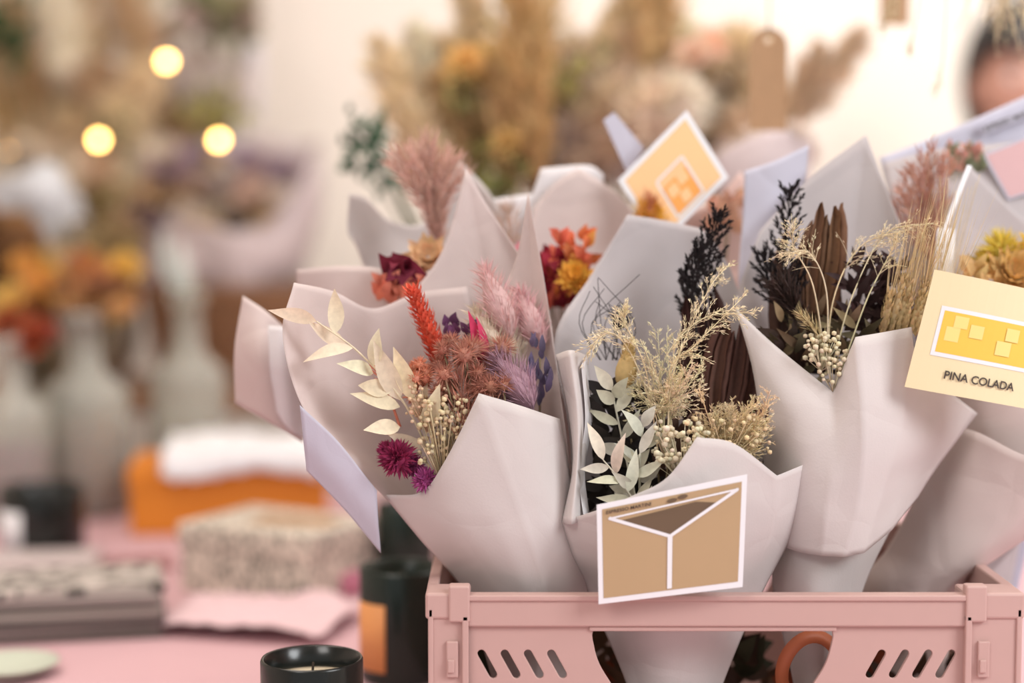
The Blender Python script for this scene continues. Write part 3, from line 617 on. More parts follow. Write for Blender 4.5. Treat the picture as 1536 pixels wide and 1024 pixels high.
# ---- G : far right & H back centre
G=empty('dried_flower_bouquet')
paper('wrap_back',G,[[(1318,236,.27),(1430,192,.272),(1560,135,.275),(1640,110,.275)],[(1335,300,.26),(1440,290,.27),(1560,270,.27),(1660,260,.27)],[(1360,420,.25),(1450,420,.26),(1550,420,.265),(1640,420,.26)],[(1420,1080,.25),(1440,1080,.25),(1460,1080,.25),(1480,1080,.25)]],M_LAV,seed=24)
paper('wrap_front',G,[[(1325,245,.265),(1400,225,.258),(1500,215,.255),(1600,200,.26)],[(1340,320,.25),(1420,320,.24),(1510,320,.235),(1620,320,.25)],[(1380,460,.24),(1440,460,.23),(1520,460,.225),(1600,460,.24)],[(1425,1080,.245),(1440,1080,.24),(1460,1080,.24),(1475,1080,.245)]],M_SHD,seed=25)
card('cocktail_card',G,pt(1474,232,.24),pt(1600,180,.24),pt(1630,262,.235),pt(1512,300,.235),0,M_LAV,[('rect',(.03,.04,.97,.96),M_PNK)])
card('printed_label',G,pt(1474,186,.262),pt(1560,154,.262),pt(1562,168,.262),pt(1476,201,.262),0,M_LAV,[('text',('ESPRESSO MARTINI',(.02,.15,.95,.75)),M_INK)])
mb=MB()
for k in range(30): p=pt(rnd(1420,1470),rnd(225,260),.245); leaf(mb,p,p+V((rnd(-1,1),-.5,1)).normalized()*.014,.007,jit(C(*R.choice([(140,146,116),(204,150,136)])),.2))
for k in range(6): stem(mb,pt(1450,1080,.245),pt(1430+k*8,250,.245))
mb.obj('dried_flowers',G,M_BOT)
Hq=empty('dried_flower_bouquet')
paper('wrap_back',Hq,[[(1000,330,.28),(1070,300,.28),(1110,258,.28),(1135,300,.28)],[(1010,400,.275),(1070,390,.28),(1110,390,.28),(1140,390,.275)],[(1030,500,.27),(1070,500,.27),(1110,500,.27),(1140,500,.27)],[(1060,1080,.27),(1075,1080,.27),(1090,1080,.27),(1105,1080,.27)]],papermat('paper_peach',(226,198,190)),sharp=(2,),seed=26)
mb=MB()
for k in range(20): p=pt(rnd(1060,1110),rnd(300,350),.265); leaf(mb,p,p+V((rnd(-1,1),-.5,1)).normalized()*.018,.01,jit(C(226,180,152),.2))
for k in range(4): stem(mb,pt(1080,1080,.265),pt(1070+k*8,330,.265))
mb.obj('dried_flowers',Hq,M_BOT)
# ribbon loop and loose leaves packed in the crate
mb=MB(); rc2=pt(1218,1010,.045); vs=[];fs=[]
for i in range(33):
    a=2*math.pi*i/32; 
    for w in(-.006,.006): vs.append(rc2+V((math.cos(a)*.024,w*.4+.004*math.sin(2*a),math.sin(a)*.030))+V((math.cos(a)*w*.8,0,math.sin(a)*w*.8)))
for i in range(32): fs.append((2*i,2*i+1,2*i+3,2*i+2))
mb.add(vs,fs); o=mb.obj('ribbon_loop',crate,mat('ribbon_orange',(190,108,72),.5,.05)); s=o.modifiers.new('t','SOLIDIFY'); s.thickness=.001
mb=MB()
for k in range(170):
    u=rnd(700,1430); 
    p=pt(u,rnd(975,1110),rnd(.13,.2)); leaf(mb,p,p+V((rnd(-1,1),-.3,rnd(.2,1))).normalized()*rnd(.03,.05),.02,jit(C(*R.choice([(66,50,42),(130,66,44),(60,60,46),(96,72,56)])),.3))
mb.obj('leaf_filler',crate,M_BOT)

# ================================================================= candles
def candle(u,y,r,h,m,label=None,lw=.8,la=-2.2):
    c=empty('candle_jar'); p=pt(u,900,y); x=p.x; z=TZ+.001
    lathe('jar',c,[(0,z),(r*.96,z),(r,z+.003),(r,z+h-.002),(r-.001,z+h),(r-.003,z+h-.001),(r-.0035,z+h-.02),(r-.0035,z+.008),(0,z+.008)],x,y,m)
    lathe('wax',c,[(0,z+h-.018),(r-.006,z+h-.018),(r-.004,z+h-.017),(r-.004,z+.01),(0,z+.01)],x,y,M_WAX)
    mb=MB(); tube(mb,[V((x,y,z+h-.02)),V((x+.001,y,z+h-.004))],.0012,.001,lin((60,50,40))); mb.obj('wick',c,M_BOT)
    if label:
        mb=MB(); n=14; vs=[]
        for i in range(n+1):
            a=la+lw*i/n
            for zz_ in(z+h*.12,z+h*.72): vs.append((x+(r+.0005)*math.cos(a),y+(r+.0005)*math.sin(a),zz_))
        mb.add(vs,[(2*i,2*i+2,2*i+3,2*i+1) for i in range(n)]); o=mb.obj('label',c,label); s=o.modifiers.new('t','SOLIDIFY'); s.thickness=.0004; s.offset=1
    return c
candle(603,.325,.0405,.107,M_GRN,M_OLBL,.95,-2.85)
candle(467,.03,.040,.096,M_BLK)
candle(608,.74,.036,.098,M_GRN)
candle(66,.90,.054,.092,M_BLK,M_WHT,.8,-2.6)

# ================================================================= table clutter
def xy(u,v,z=TZ):
    d=FW+V(((u-768)/F,0,0))+UP*((512-v)/F); return CAM+d*((z-CAM.z)/d.z)
M_PAT,t,b=nt('leaf_print_card'); N=t.nodes;L=t.links
tc=N.new('ShaderNodeTexCoord'); mp=N.new('ShaderNodeMapping'); mp.inputs['Scale'].default_value=(26,26,15); mp.inputs['Rotation'].default_value=(.6,.4,.5)
vo=N.new('ShaderNodeTexVoronoi'); rp=N.new('ShaderNodeValToRGB'); rp.color_ramp.elements[0].position=.34; rp.color_ramp.elements[0].color=(*lin((40,48,38)),1); rp.color_ramp.elements[1].position=.40; rp.color_ramp.elements[1].color=(*lin((218,208,194)),1)
L.new(tc.outputs['Object'],mp.inputs[0]); L.new(mp.outputs[0],vo.inputs['Vector']); L.new(vo.outputs['Distance'],rp.inputs[0]); L.new(rp.outputs[0],b.inputs['Base Color'])
def rbox(name,parent,c,sx,sy,z0,z1,ang,m,bev=.002):
    o=box(name,parent,-sx/2,sx/2,-sy/2,sy/2,z0,z1,m,bev); o.rotation_euler=(0,0,ang); o.location=(c.x,c.y,0); return o
g=empty('patterned_gift_box'); c=xy(414,893); c.y+=.04
rbox('box_body',g,c,.185,.14,TZ+.001,TZ+.060,-.50,M_PAT); rbox('box_lid',g,c,.191,.146,TZ+.056,TZ+.082,-.50,M_PAT,.003); rbox('kraft_label',g,c+V((.02,-.01,0)),.10,.055,TZ+.082,TZ+.0835,-.3,M_KRF,.0003)
g=empty('orange_gift_box'); c=xy(333,805); c.y+=.09; MO=mat('orange_card',(218,132,36),.55,.04)
rbox('box_body',g,c,.27,.15,TZ+.001,TZ+.085,.10,MO); rbox('box_lid',g,c,.276,.156,TZ+.066,TZ+.098,.10,MO,.003)
def sheet(name,parent,c,sx,sy,z,ang,m,amp=.006,seed=0,over=0):
    mb=MB(); n=24; vs=[]
    for j in range(n+1):
        for i in range(n+1):
            x=(i/n-.5)*sx; y=(j/n-.5)*sy; q=V((x*14+seed,y*14,seed)); zz_=z+amp*(noise.noise(q)+1)*.6+abs(noise.noise(q*2.3))*amp*.6; yy=y
            if over and y<-over: zz_-=(-over-y)*1.0; yy=-over+(y+over)*.25
            ca,sa=math.cos(ang),math.sin(ang); vs.append((c.x+x*ca-yy*sa,c.y+x*sa+yy*ca,zz_))
    mb.add(vs,[(j*(n+1)+i,j*(n+1)+i+1,(j+1)*(n+1)+i+1,(j+1)*(n+1)+i) for j in range(n) for i in range(n)])
    o=mb.obj(name,parent,m); s=o.modifiers.new('t','SOLIDIFY'); s.thickness=.0008; s.offset=1; return o
sheet('tissue_paper',g,c+V((.018,.0,0)),.215,.24,TZ+.104,.10,M_WHT,.022,3,.085)
sheet('pink_tissue_sheet',None,xy(390,938),.195,.15,TZ+.003,-.25,mat('tissue_pink',(224,194,200),.8,.03),.018,5)
g=empty('greeting_card_stack'); c=xy(112,948); 
MP,t,b=nt('printed_cover'); N=t.nodes;L=t.links
tc=N.new('ShaderNodeTexCoord'); mp=N.new('ShaderNodeMapping'); mp.inputs['Scale'].default_value=(45,90,1); vo=N.new('ShaderNodeTexNoise'); vo.inputs['Scale'].default_value=1.0; rp=N.new('ShaderNodeValToRGB'); rp.color_ramp.interpolation='CONSTANT'; rp.color_ramp.elements[0].color=(*lin((50,46,44)),1); rp.color_ramp.elements[1].position=.47; rp.color_ramp.elements[1].color=(*lin((196,188,182)),1)
L.new(tc.outputs['Object'],mp.inputs[0]); L.new(mp.outputs[0],vo.inputs['Vector']); L.new(vo.outputs['Fac'],rp.inputs[0]); L.new(rp.outputs[0],b.inputs['Base Color'])
cols=[(110,104,100),(160,152,148),(90,86,84),(172,164,158),(124,118,114),(170,162,158)]
for k in range(7):
    rbox('booklet',g,c+V((rnd(-.004,.004),.02+rnd(-.004,.004),0)),.175,.125,TZ+.001+k*.0078,TZ+.008+k*.0078,.22+rnd(-.05,.05),mat('booklet_%d'%k,cols[k%6],.6,.03) if k<6 else MP,.0008)
g=empty('greeting_card'); c=xy(190,850); rbox('card_sheet',g,c,.11,.07,TZ+.001,TZ+.006,.3,mat('card_blue_red',(160,110,112),.6,.3,20),.0005)
g=empty('folded_leaflet'); c=xy(40,862); rbox('card_sheet',g,c,.17,.10,TZ+.001,TZ+.022,.1,mat('leaflet',(200,188,188),.6,.05),.0005)
g=empty('wrapped_soap'); c=xy(490,905); c.y+=.05; rbox('soap_body',g,c,.07,.05,TZ+.001,TZ+.028,.3,mat('magenta_wrap',(196,124,146),.6,.1,40),.006)
p=xy(15,1012); lathe('trinket_dish',None,[(0,TZ+.002),(.03,TZ+.002),(.045,TZ+.012),(.047,TZ+.013),(.044,TZ+.013),(.03,TZ+.005),(0,TZ+.004)],p.x,p.y,mat('dish_glaze',(196,204,188),.3,.03))

# bottles
M_GL,t,b=nt('bottle_glass'); b.inputs['Base Color'].default_value=(*lin((236,236,228)),1); b.inputs['Transmission Weight'].default_value=.78; b.inputs['Roughness'].default_value=.2; b.inputs['IOR'].default_value=1.25
nz=t.nodes.new('ShaderNodeTexNoise'); nz.inputs['Scale'].default_value=14; rp=t.nodes.new('ShaderNodeMapRange'); rp.inputs[3].default_value=.1; rp.inputs[4].default_value=.3; t.links.new(nz.outputs['Fac'],rp.inputs[0]); t.links.new(rp.outputs[0],b.inputs['Roughness'])
def bottle(u,y,r,h,fill=None,items=None):
    g=empty('glass_bottle_vase'); x=pt(u,700,y).x; z=TZ+.001; nr=r*.40
    P=[(0,z),(r*.93,z),(r,z+.008),(r,z+h*.58),(r*.93,z+h*.63),(r*.6,z+h*.68),(nr,z+h*.73),(nr*.95,z+h*.93),(nr*1.2,z+h*.94),(nr*1.2,z+h),(nr*.8,z+h),(nr*.8,z+h*.73),(r*.5,z+h*.67),(r*.88,z+h*.61),(r*.93,z+h*.57),(r*.93,z+.012),(0,z+.012)]
    lathe('glass',g,P,x,y,M_GL,32)
    if fill: lathe('filling',g,[(0,z+.014),(r*.88,z+.014),(r*.88,z+h*.42),(0,z+h*.42)],x,y,fill,24)
    return g,V((x,y,z+h)),V((x,y,z+.02))
g,t1,b1=bottle(130,1.22,.064,.30); mb=MB()
for k in range(90): p=b1+V((rnd(-.04,.04),rnd(-.04,.04),rnd(0,.11))); leaf(mb,p,p+rv()*.03,.02,jit(C(170,126,94),.25))
for k in range(9):
    tip=t1+V((rnd(-.03,.07),rnd(-.03,.03),rnd(-.01,.05))); tube(mb,[b1,t1-V((0,0,.05)),tip],.0015,.001,C(120,90,50)); blossom(mb,tip,V((rnd(-.4,.4),-.6,1)),.024,C(*R.choice([(184,120,86),(210,164,116),(150,102,76)])),3,8)
mb.obj('dried_flowers',g,M_BOT)
g,t2,b2=bottle(284,1.33,.058,.325); mb=MB()
leaf(mb,t2-V((0,0,.02)),t2+V((-.035,0,.10)),.03,C(206,220,218),None,.1,.3,8); leaf(mb,t2-V((0,0,.02)),t2+V((-.01,0,.08)),.022,C(216,222,218),None,.1,.3,8)
for k in range(6): tube(mb,[b2,t2-V((0,0,.05)),t2+V((rnd(-.02,.02),0,.02))],.0015,.001,C(190,180,150))
mb.obj('dried_leaves',g,M_BOT)
g,t3,b3=bottle(22,1.12,.052,.27,mat('purple_petals',(140,84,106),.8,.3,60)); mb=MB()
for k in range(5):
    tip=t3+V((rnd(-.02,.05),rnd(-.03,.03),rnd(-.02,.03))); tube(mb,[b3,t3-V((0,0,.05)),tip],.0015,.001,C(120,90,50)); blossom(mb,tip,V((rnd(-.4,.4),-.8,1)),.028,C(*R.choice([(180,90,60),(196,120,84),(160,84,76)])),4,9)
mb.obj('dried_flowers',g,M_BOT)

# display stand behind, wicker basket with a wrapped lilac bouquet
M_WK=mat('wicker',(140,100,70),.7,.25,60)
bx=pt(345,600,1.62).x; 
dt=empty('display_stand'); box('shelf_board',dt,-1.65,.4,1.56,2.05,.86,.885,mat('stand_wood',(150,110,80),.6,.2,14))
for x in(-1.6,.35):
    for y in(1.6,2.01): box('leg',dt,x-.02,x+.02,y-.02,y+.02,0,.86,M_WOOD)
bk=empty('wicker_basket')
mb=MB(); zb=.886
for i in range(16):
    z=zb+.006+i*.0115; r=.12+i*.0018
    pts=[V((bx+(r+.003*(1 if (k+i)%2 else -1))*math.cos(2*math.pi*k/36)*1.2,1.78+(r+.003*(1 if (k+i)%2 else -1))*math.sin(2*math.pi*k/36),z)) for k in range(37)]
    tube(mb,pts,.006,.006,(1,1,1),6)
for k in range(36):
    a=2*math.pi*k/36; tube(mb,[V((bx+.12*1.2*math.cos(a),1.78+.12*math.sin(a),zb)),V((bx+.149*1.2*math.cos(a),1.78+.149*math.sin(a),zb+.19))],.003,.003,(1,1,1),5)
mb.obj('woven_body',bk,M_WK); lathe('basket_bottom',bk,[(0,zb+.001),(.12,zb+.001),(.12,zb+.008),(0,zb+.008)],bx,1.78,M_WK)
root=V((bx,1.78,zb+.02))
M_MAU=mat('paper_mauve',(196,182,184),.8,.04,10,0,.1)
paper('wrap_front',bk,[[(192,300,1.78),(225,300,1.70),(300,335,1.65),(370,345,1.65),(430,300,1.70),(478,222,1.80)],[(184,375,1.78),(225,380,1.69),(300,395,1.64),(370,400,1.64),(430,380,1.69),(478,320,1.80)],[(205,430,1.78),(245,430,1.69),(300,440,1.66),(360,445,1.66),(415,430,1.7),(455,410,1.79)],[(265,475,1.78),(285,480,1.73),(310,485,1.70),(345,485,1.7),(375,480,1.73),(400,470,1.78)],[(290,560,1.79),(305,560,1.76),(320,560,1.75),(335,560,1.75),(350,560,1.76),(365,560,1.79)]],M_MAU,5,cr_amp=.012,seed=31)
paper('wrap_back',bk,[[(190,320,1.80),(240,250,1.86),(300,215,1.88),(370,205,1.88),(440,215,1.86),(480,210,1.82)],[(205,400,1.80),(250,400,1.86),(310,400,1.88),(360,400,1.88),(420,400,1.85),(462,340,1.81)],[(280,560,1.8),(300,560,1.82),(320,560,1.82),(340,560,1.82),(355,560,1.82),(370,560,1.8)]],M_MAU,5,cr_amp=.01,seed=32)
mb=MB()
for k in range(60):
    p=pt(rnd(225,430),rnd(225,350),rnd(1.67,1.80)); col=C(*R.choice([(214,200,186),(164,140,148),(200,170,154),(226,214,200),(150,132,152),(206,178,136),(206,190,196)]))
    blossom(mb,p,V((rnd(-.4,.4),-1,.8)),rnd(.025,.045),col,3,8); stem(mb,root,p,r=.002)
mb.obj('dried_flowers',bk,M_BOT)

def bunch(name,root,items,g=None):
    g=g or empty(name); mb=MB()
    for it in items:
        kind,u,v,y,sz,col=it[:6]; p=pt(u,v,y)
        if kind=='pl':
            dv=it[6] if len(it)>6 else V((0,0,1)); a=p-dv*sz*.5; b=p+dv*sz*.5
            ell(mb,a,b,sz*.07,C(*col),8,6)
            plume(mb,[a,p+V((rnd(-.01,.01),0,0)),b],sz*.18,C(*col),460,sz*.16,.0018,.02,2,.15); stem(mb,root,a,C(150,120,80),.002)
        elif kind=='fl': blossom(mb,p,V((rnd(-.4,.4),-1,.5)),sz,C(*col),4,9); stem(mb,root,p,C(120,100,60),.002)
        elif kind=='lf':
            for k in range(26): q=p+V((rnd(-1,1),rnd(-.6,.6),rnd(-1,1)))*sz; leaf(mb,q,q+(rv()+V((0,-.3,.5))).normalized()*sz*.7,sz*.4,jit(C(*col),.25))
            stem(mb,root,p,C(80,90,50),.002)
        elif kind=='fz': fuzz(mb,p,sz,C(*col),520,.0018,.62); stem(mb,root,p,C(150,120,80),.002)
    mb.obj('dried_stems',g,M_BOT); return g
T=(214,184,138); T2=(230,210,176); BG=(242,232,212)
# centre background arrangement in a bucket
cx=pt(860,300,.85).x
its=[('pl',795,140,.78,.22,(206,172,122),V((-.10,0,1))),('pl',762,190,.80,.18,T,V((.05,0,1))),('pl',800,60,.85,.18,T2,V((.15,0,1))),('pl',975,45,.83,.18,T,V((.12,0,1))),('pl',930,60,.88,.16,T2,V((.3,0,1))),
 ('pl',620,170,.85,.16,T2,V((-.5,0,1))),('pl',660,140,.9,.15,BG,V((-.4,0,1))),('pl',1215,135,.85,.13,(214,190,162),V((.9,0,1))),('pl',1190,150,.85,.12,(210,184,156),V((.5,0,1))),('pl',880,150,.85,.16,T2,V((.3,0,1))),('pl',640,230,.8,.14,T2,V((-.6,0,1))),
 ('pl',690,210,.84,.15,(206,176,134),V((-.3,0,1))),('pl',840,240,.84,.14,(200,168,128),V((.1,0,1))),('pl',720,60,.9,.14,T2,V((-.2,0,1))),
 ('fl',700,92,.78,.026,(238,198,130)),('fl',730,82,.8,.024,(236,210,154)),('fl',685,105,.8,.024,(240,210,150)),('fl',715,110,.8,.024,(232,184,114)),('fl',760,215,.76,.024,(210,176,116)),('fl',1040,82,.8,.028,(238,210,188)),('fl',1065,70,.82,.026,(238,200,174)),('fl',1010,110,.82,.03,(236,220,200)),
 ('lf',745,255,.78,.03,(130,128,76)),('lf',830,130,.8,.03,(156,148,90)),('lf',770,40,.85,.03,(160,152,104)),('lf',700,135,.8,.025,(150,144,92)),('lf',740,280,.8,.03,(116,118,74)),('lf',905,80,.84,.02,(170,160,116)),('lf',800,90,.82,.025,(150,144,92)),
 ('lf',548,195,.62,.02,(72,98,76)),('lf',545,235,.62,.022,(60,88,66)),('lf',580,262,.62,.018,(66,96,76)),('lf',560,215,.62,.016,(76,104,80))]
for k in range(30): its.append(('fz',rnd(850,1140),rnd(85,240),rnd(.78,.93),rnd(.035,.06),R.choice([BG,T2,(230,212,190),(240,230,216),(220,194,166)])))
for k in range(22): its.append(('fz',rnd(640,860),rnd(100,260),rnd(.90,1.0),rnd(.035,.055),R.choice([BG,T2,(220,196,156),(210,186,140)])))
for k in range(12): its.append(('fz',rnd(920,1140),rnd(40,110),rnd(.9,1.0),rnd(.03,.045),R.choice([BG,(240,228,206),(244,236,222)])))
for k in range(10): its.append(('fz',rnd(760,1200),rnd(200,275),rnd(.80,.9),rnd(.03,.045),R.choice([(214,196,188),T2,(206,182,156)])))
g=bunch('dried_flower_arrangement',V((cx,.9,.80)),its)
lathe('bucket_shell',g,[(0,TZ+.001),(.09,TZ+.001),(.115,TZ+.2),(.119,TZ+.202),(.112,TZ+.198),(.088,TZ+.008),(0,TZ+.008)],cx,.9,mat('galvanised_metal',(150,150,150),.4,.1,metal=.8))
W=empty('wrapped_bouquet'); paper('wrap_paper',W,[[(1075,235,.55),(1130,205,.55),(1180,195,.56),(1215,215,.57)],[(1080,300,.55),(1130,300,.53),(1180,300,.54),(1210,300,.57)],[(1100,640,.57),(1120,640,.56),(1150,640,.56),(1170,640,.57)],[(1115,870,.58),(1125,870,.57),(1140,870,.57),(1150,870,.58)]],M_MAU,5,seed=41,cr_amp=.004)
paper('wrap_paper_back',W,[[(1080,240,.61),(1130,200,.62),(1180,190,.62),(1215,215,.60)],[(1085,300,.61),(1130,300,.63),(1180,300,.62),(1210,300,.60)],[(1100,640,.60),(1120,640,.61),(1150,640,.61),(1170,640,.60)],[(1115,870,.59),(1125,870,.60),(1140,870,.60),(1150,870,.59)]],M_MAU,5,seed=42,cr_amp=.004)
mb=MB()
for k in range(12): p=pt(rnd(1100,1190),rnd(195,235),.58); fuzz(mb,p,.02,C(230,216,204),120,.001); stem(mb,pt(1132,860,.585),p)
mb.obj('dried_flowers',W,M_BOT)

# left background arrangements
bx2=pt(110,500,1.8).x
its=[]
for k in range(26): its.append(('pl',rnd(0,215),rnd(40,330),rnd(1.72,1.9),rnd(.2,.28),R.choice([T,T2,(206,176,140),(196,166,126),BG]),V((rnd(-.5,.5),0,1))))
for k in range(24): its.append(('fz',rnd(0,210),rnd(90,380),rnd(1.68,1.85),rnd(.04,.07),R.choice([BG,T2,(210,184,154),(190,160,130)])))
its+=[('lf',8,45,1.6,.05,(50,72,42)),('lf',-20,70,1.6,.05,(50,76,42)),('lf',170,190,1.66,.03,(130,128,100)),('lf',150,300,1.66,.03,(130,116,70))]
g=bunch('dried_pampas_arrangement',V((bx2,1.85,.95)),its)
lathe('stoneware_vase',g,[(0,.887),(.07,.887),(.1,.93),(.11,1.0),(.08,1.07),(.05,1.1),(.055,1.12),(.048,1.12),(.04,1.1),(.05,1.0),(.04,.9),(0,.9)],bx2,1.85,mat('stoneware',(196,186,170),.6,.1))
its=[]
for k in range(16): its.append(('fl',rnd(240,400),rnd(-20,60),rnd(1.9,2.0),rnd(.03,.05),R.choice([(170,160,126),(214,202,186),(144,150,110),(216,192,186)])))
for k in range(14): its.append(('fl',rnd(230,330),rnd(185,240),rnd(1.9,2.0),rnd(.03,.045),R.choice([(200,164,140),(214,186,168),(184,136,112)])))
its+=[('lf',300,25,1.92,.05,(136,138,100)),('lf',330,170,1.92,.04,(166,162,90)),('lf',285,195,1.9,.04,(170,160,96)),('pl',225,20,1.95,.2,BG,V((0,0,1))),('fz',300,120,1.95,.07,(232,218,212)),('fz',345,130,1.95,.06,(236,226,222)),('fz',270,130,1.97,.06,(224,212,198)),('fz',240,170,1.97,.06,(216,196,174))]
g=bunch('dried_flower_arrangement',V((pt(300,500,1.96).x,1.96,.96)),its)
vx=pt(300,500,1.96).x; lathe('tall_vase',g,[(0,.887),(.05,.887),(.055,.95),(.045,1.05),(.035,1.12),(.04,1.14),(.03,1.14),(.03,1.0),(0,.9)],vx,1.96,M_WHT)
W=empty('wrapped_bouquet'); MB2=mat('paper_pale_blue',(200,202,206),.8,.03,10,0,.1)
paper('wrap_front',W,[[(-40,260,1.42),(20,262,1.38),(70,240,1.37),(128,300,1.43)],[(-30,330,1.41),(30,340,1.37),(80,350,1.37),(112,390,1.43)],[(0,430,1.41),(25,440,1.39),(50,440,1.39),(80,440,1.42)],[(20,735,1.41),(30,735,1.40),(40,735,1.40),(50,735,1.41)]],MB2,5,seed=51,cr_amp=.012)
paper('wrap_back',W,[[(-40,250,1.44),(30,225,1.49),(90,250,1.49),(130,320,1.45)],[(-20,330,1.44),(30,340,1.48),(80,350,1.48),(110,390,1.45)],[(0,430,1.43),(25,440,1.45),(50,440,1.45),(80,440,1.44)],[(20,735,1.42),(30,735,1.43),(40,735,1.43),(50,735,1.42)]],MB2,5,seed=52,cr_amp=.006)
mb=MB()
for k in range(16): p=pt(rnd(-10,110),rnd(222,285),rnd(1.40,1.45)); fuzz(mb,p,.03,C(210,194,172),160,.0014)
mb.obj('dried_flowers',W,M_BOT)
ox=pt(80,500,1.28); its=[]
for k in range(36): its.append(('fl',rnd(-10,195),rnd(385,468),rnd(1.26,1.36),rnd(.022,.034),R.choice([(232,176,98),(236,196,100),(214,150,96),(240,206,124),(196,134,90),(226,204,166)])))
for k in range(14): its.append(('fl',rnd(-20,45),rnd(330,430),rnd(1.3,1.36),rnd(.025,.04),R.choice([(160,120,84),(186,144,96)])))
for k in range(14): its.append(('lf',rnd(60,200),rnd(350,420),rnd(1.34,1.38),.02,(156,134,96)))
g=bunch('orange_flower_arrangement',V((ox.x,1.35,.8)),its)
lathe('terracotta_pot',g,[(0,TZ+.001),(.05,TZ+.001),(.068,TZ+.11),(.074,TZ+.112),(.074,TZ+.13),(.062,TZ+.13),(.045,TZ+.01),(0,TZ+.01)],ox.x,1.36,mat('terracotta',(150,110,86),.8,.1))

# fairy lights
fl=empty('fairy_lights'); M_BULB=mat('warm_bulb',(255,200,112),.4,.0,emit=24); mb=MB(); mw=MB(); bul=[(15,230,.5),(148,210,1),(250,92,1),(328,210,1)]
M_B2=mat('warm_bulb_dim',(255,196,112),.4,0,emit=8); md=MB(); pp=[]
for u,v,k in bul:
    p=pt(u,v,1.56); pp.append(p); (mb if k==1 else md).add([p+w*.0095 for w in ICO],ICF)
W_=[pt(-60,120,1.58)]; 
for a,b in zip(pp,pp[1:]): W_+=[a+V((0,.004,.012)),a.lerp(b,.5)-V((0,0,.02))]
W_+=[pp[-1]+V((0,.004,.012)),pt(380,40,1.75),pt(420,-200,2.38)]
tube(mw,cr1(W_,6),.0012,.0012,C(120,110,90),4); mb.obj('bulbs',fl,M_BULB); md.obj('bulb_dim',fl,M_B2); mw.obj('wire',fl,M_BOT)
def ceilstring(mb,p,col=(.25,.2,.15)): tube(mb,[p,V((p.x,p.y,2.7))],.0007,.0007,col,4)
g=empty('hanging_ribbon'); p=pt(372,180,2.12); 
mb=MB(); n=24; vs=[]
for i in range(n+1):
    t=i/n; z=p.z+(2.7-p.z)*t
    for s in(-1,1): vs.append((p.x+s*.02+.008*math.sin(t*20),p.y+.01*math.sin(t*17+s*.4),z))
mb.add(vs,[(2*i,2*i+1,2*i+3,2*i+2) for i in range(n)]); mb.obj('ribbon_band',g,mat('ribbon_lavender',(226,220,226),.7,.03)).modifiers.new('t','SOLIDIFY').thickness=.001
def tag(u,v0,v1,wpx,y,ang=0):
    g=empty('kraft_gift_tag'); a=pt(u,v0,y); b=pt(u,v1,y); w=abs(pt(u+wpx/2,v0,y).x-a.x); zt,zbm=a.z,b.z
    out=[(a.x-w,zbm),(a.x+w,zbm),(a.x+w,zt-w*.9)]+[(a.x+w*math.cos(q),zt-w+w*math.sin(q)) for q in [math.pi*i/12 for i in range(1,12)]]+[(a.x-w,zt-w*.9)]
    hole=[(a.x+.2*w*math.cos(2*math.pi*i/12),zt-w*.6+.2*w*math.sin(2*math.pi*i/12)) for i in range(12)]
    plate2d('tag_card',g,out,[hole],.0012,M_KRF,'xz',y,0)
    mb=MB(); ceilstring(mb,V((a.x,y-.001,zt-w*.5))); mb.obj('string',g,M_BOT)
tag(1153,42,196,57,.45)
tag(1343,-60,38,44,.62)
# hanging dried grass at top right
g=empty('hanging_grass_bunch'); mb=MB(); hp=pt(1500,-330,.30)
for k in range(26):
    tu=rnd(1410,1600); tv=rnd(0,75) if tu>1440 else rnd(0,20); b=pt(tu,tv,.30+rnd(-.06,.06)); m=hp.lerp(b,.5)+V((rnd(-.02,.02),rnd(-.02,.02),0))
    panicle(mb,[hp,m,b],.03,C(222,206,174),16,6,.0009,.5,.4,.5)
for (u,v) in ((1325,45),(1365,78),(1405,135),(1345,20),(1335,25)):
    panicle(mb,[hp,pt((u+1500)/2-20,-150,.3),pt(u+10,v-50,.3),pt(u,v,.3)],.014,C(210,196,162),10,4,.0008,.5,.7,.5)
tube(mb,[hp+V((0,0,-.01)),hp+V((0,0,.02))],.012,.012,C(150,120,80),10); ceilstring(mb,hp); mb.obj('grass_stems',g,M_BOT)

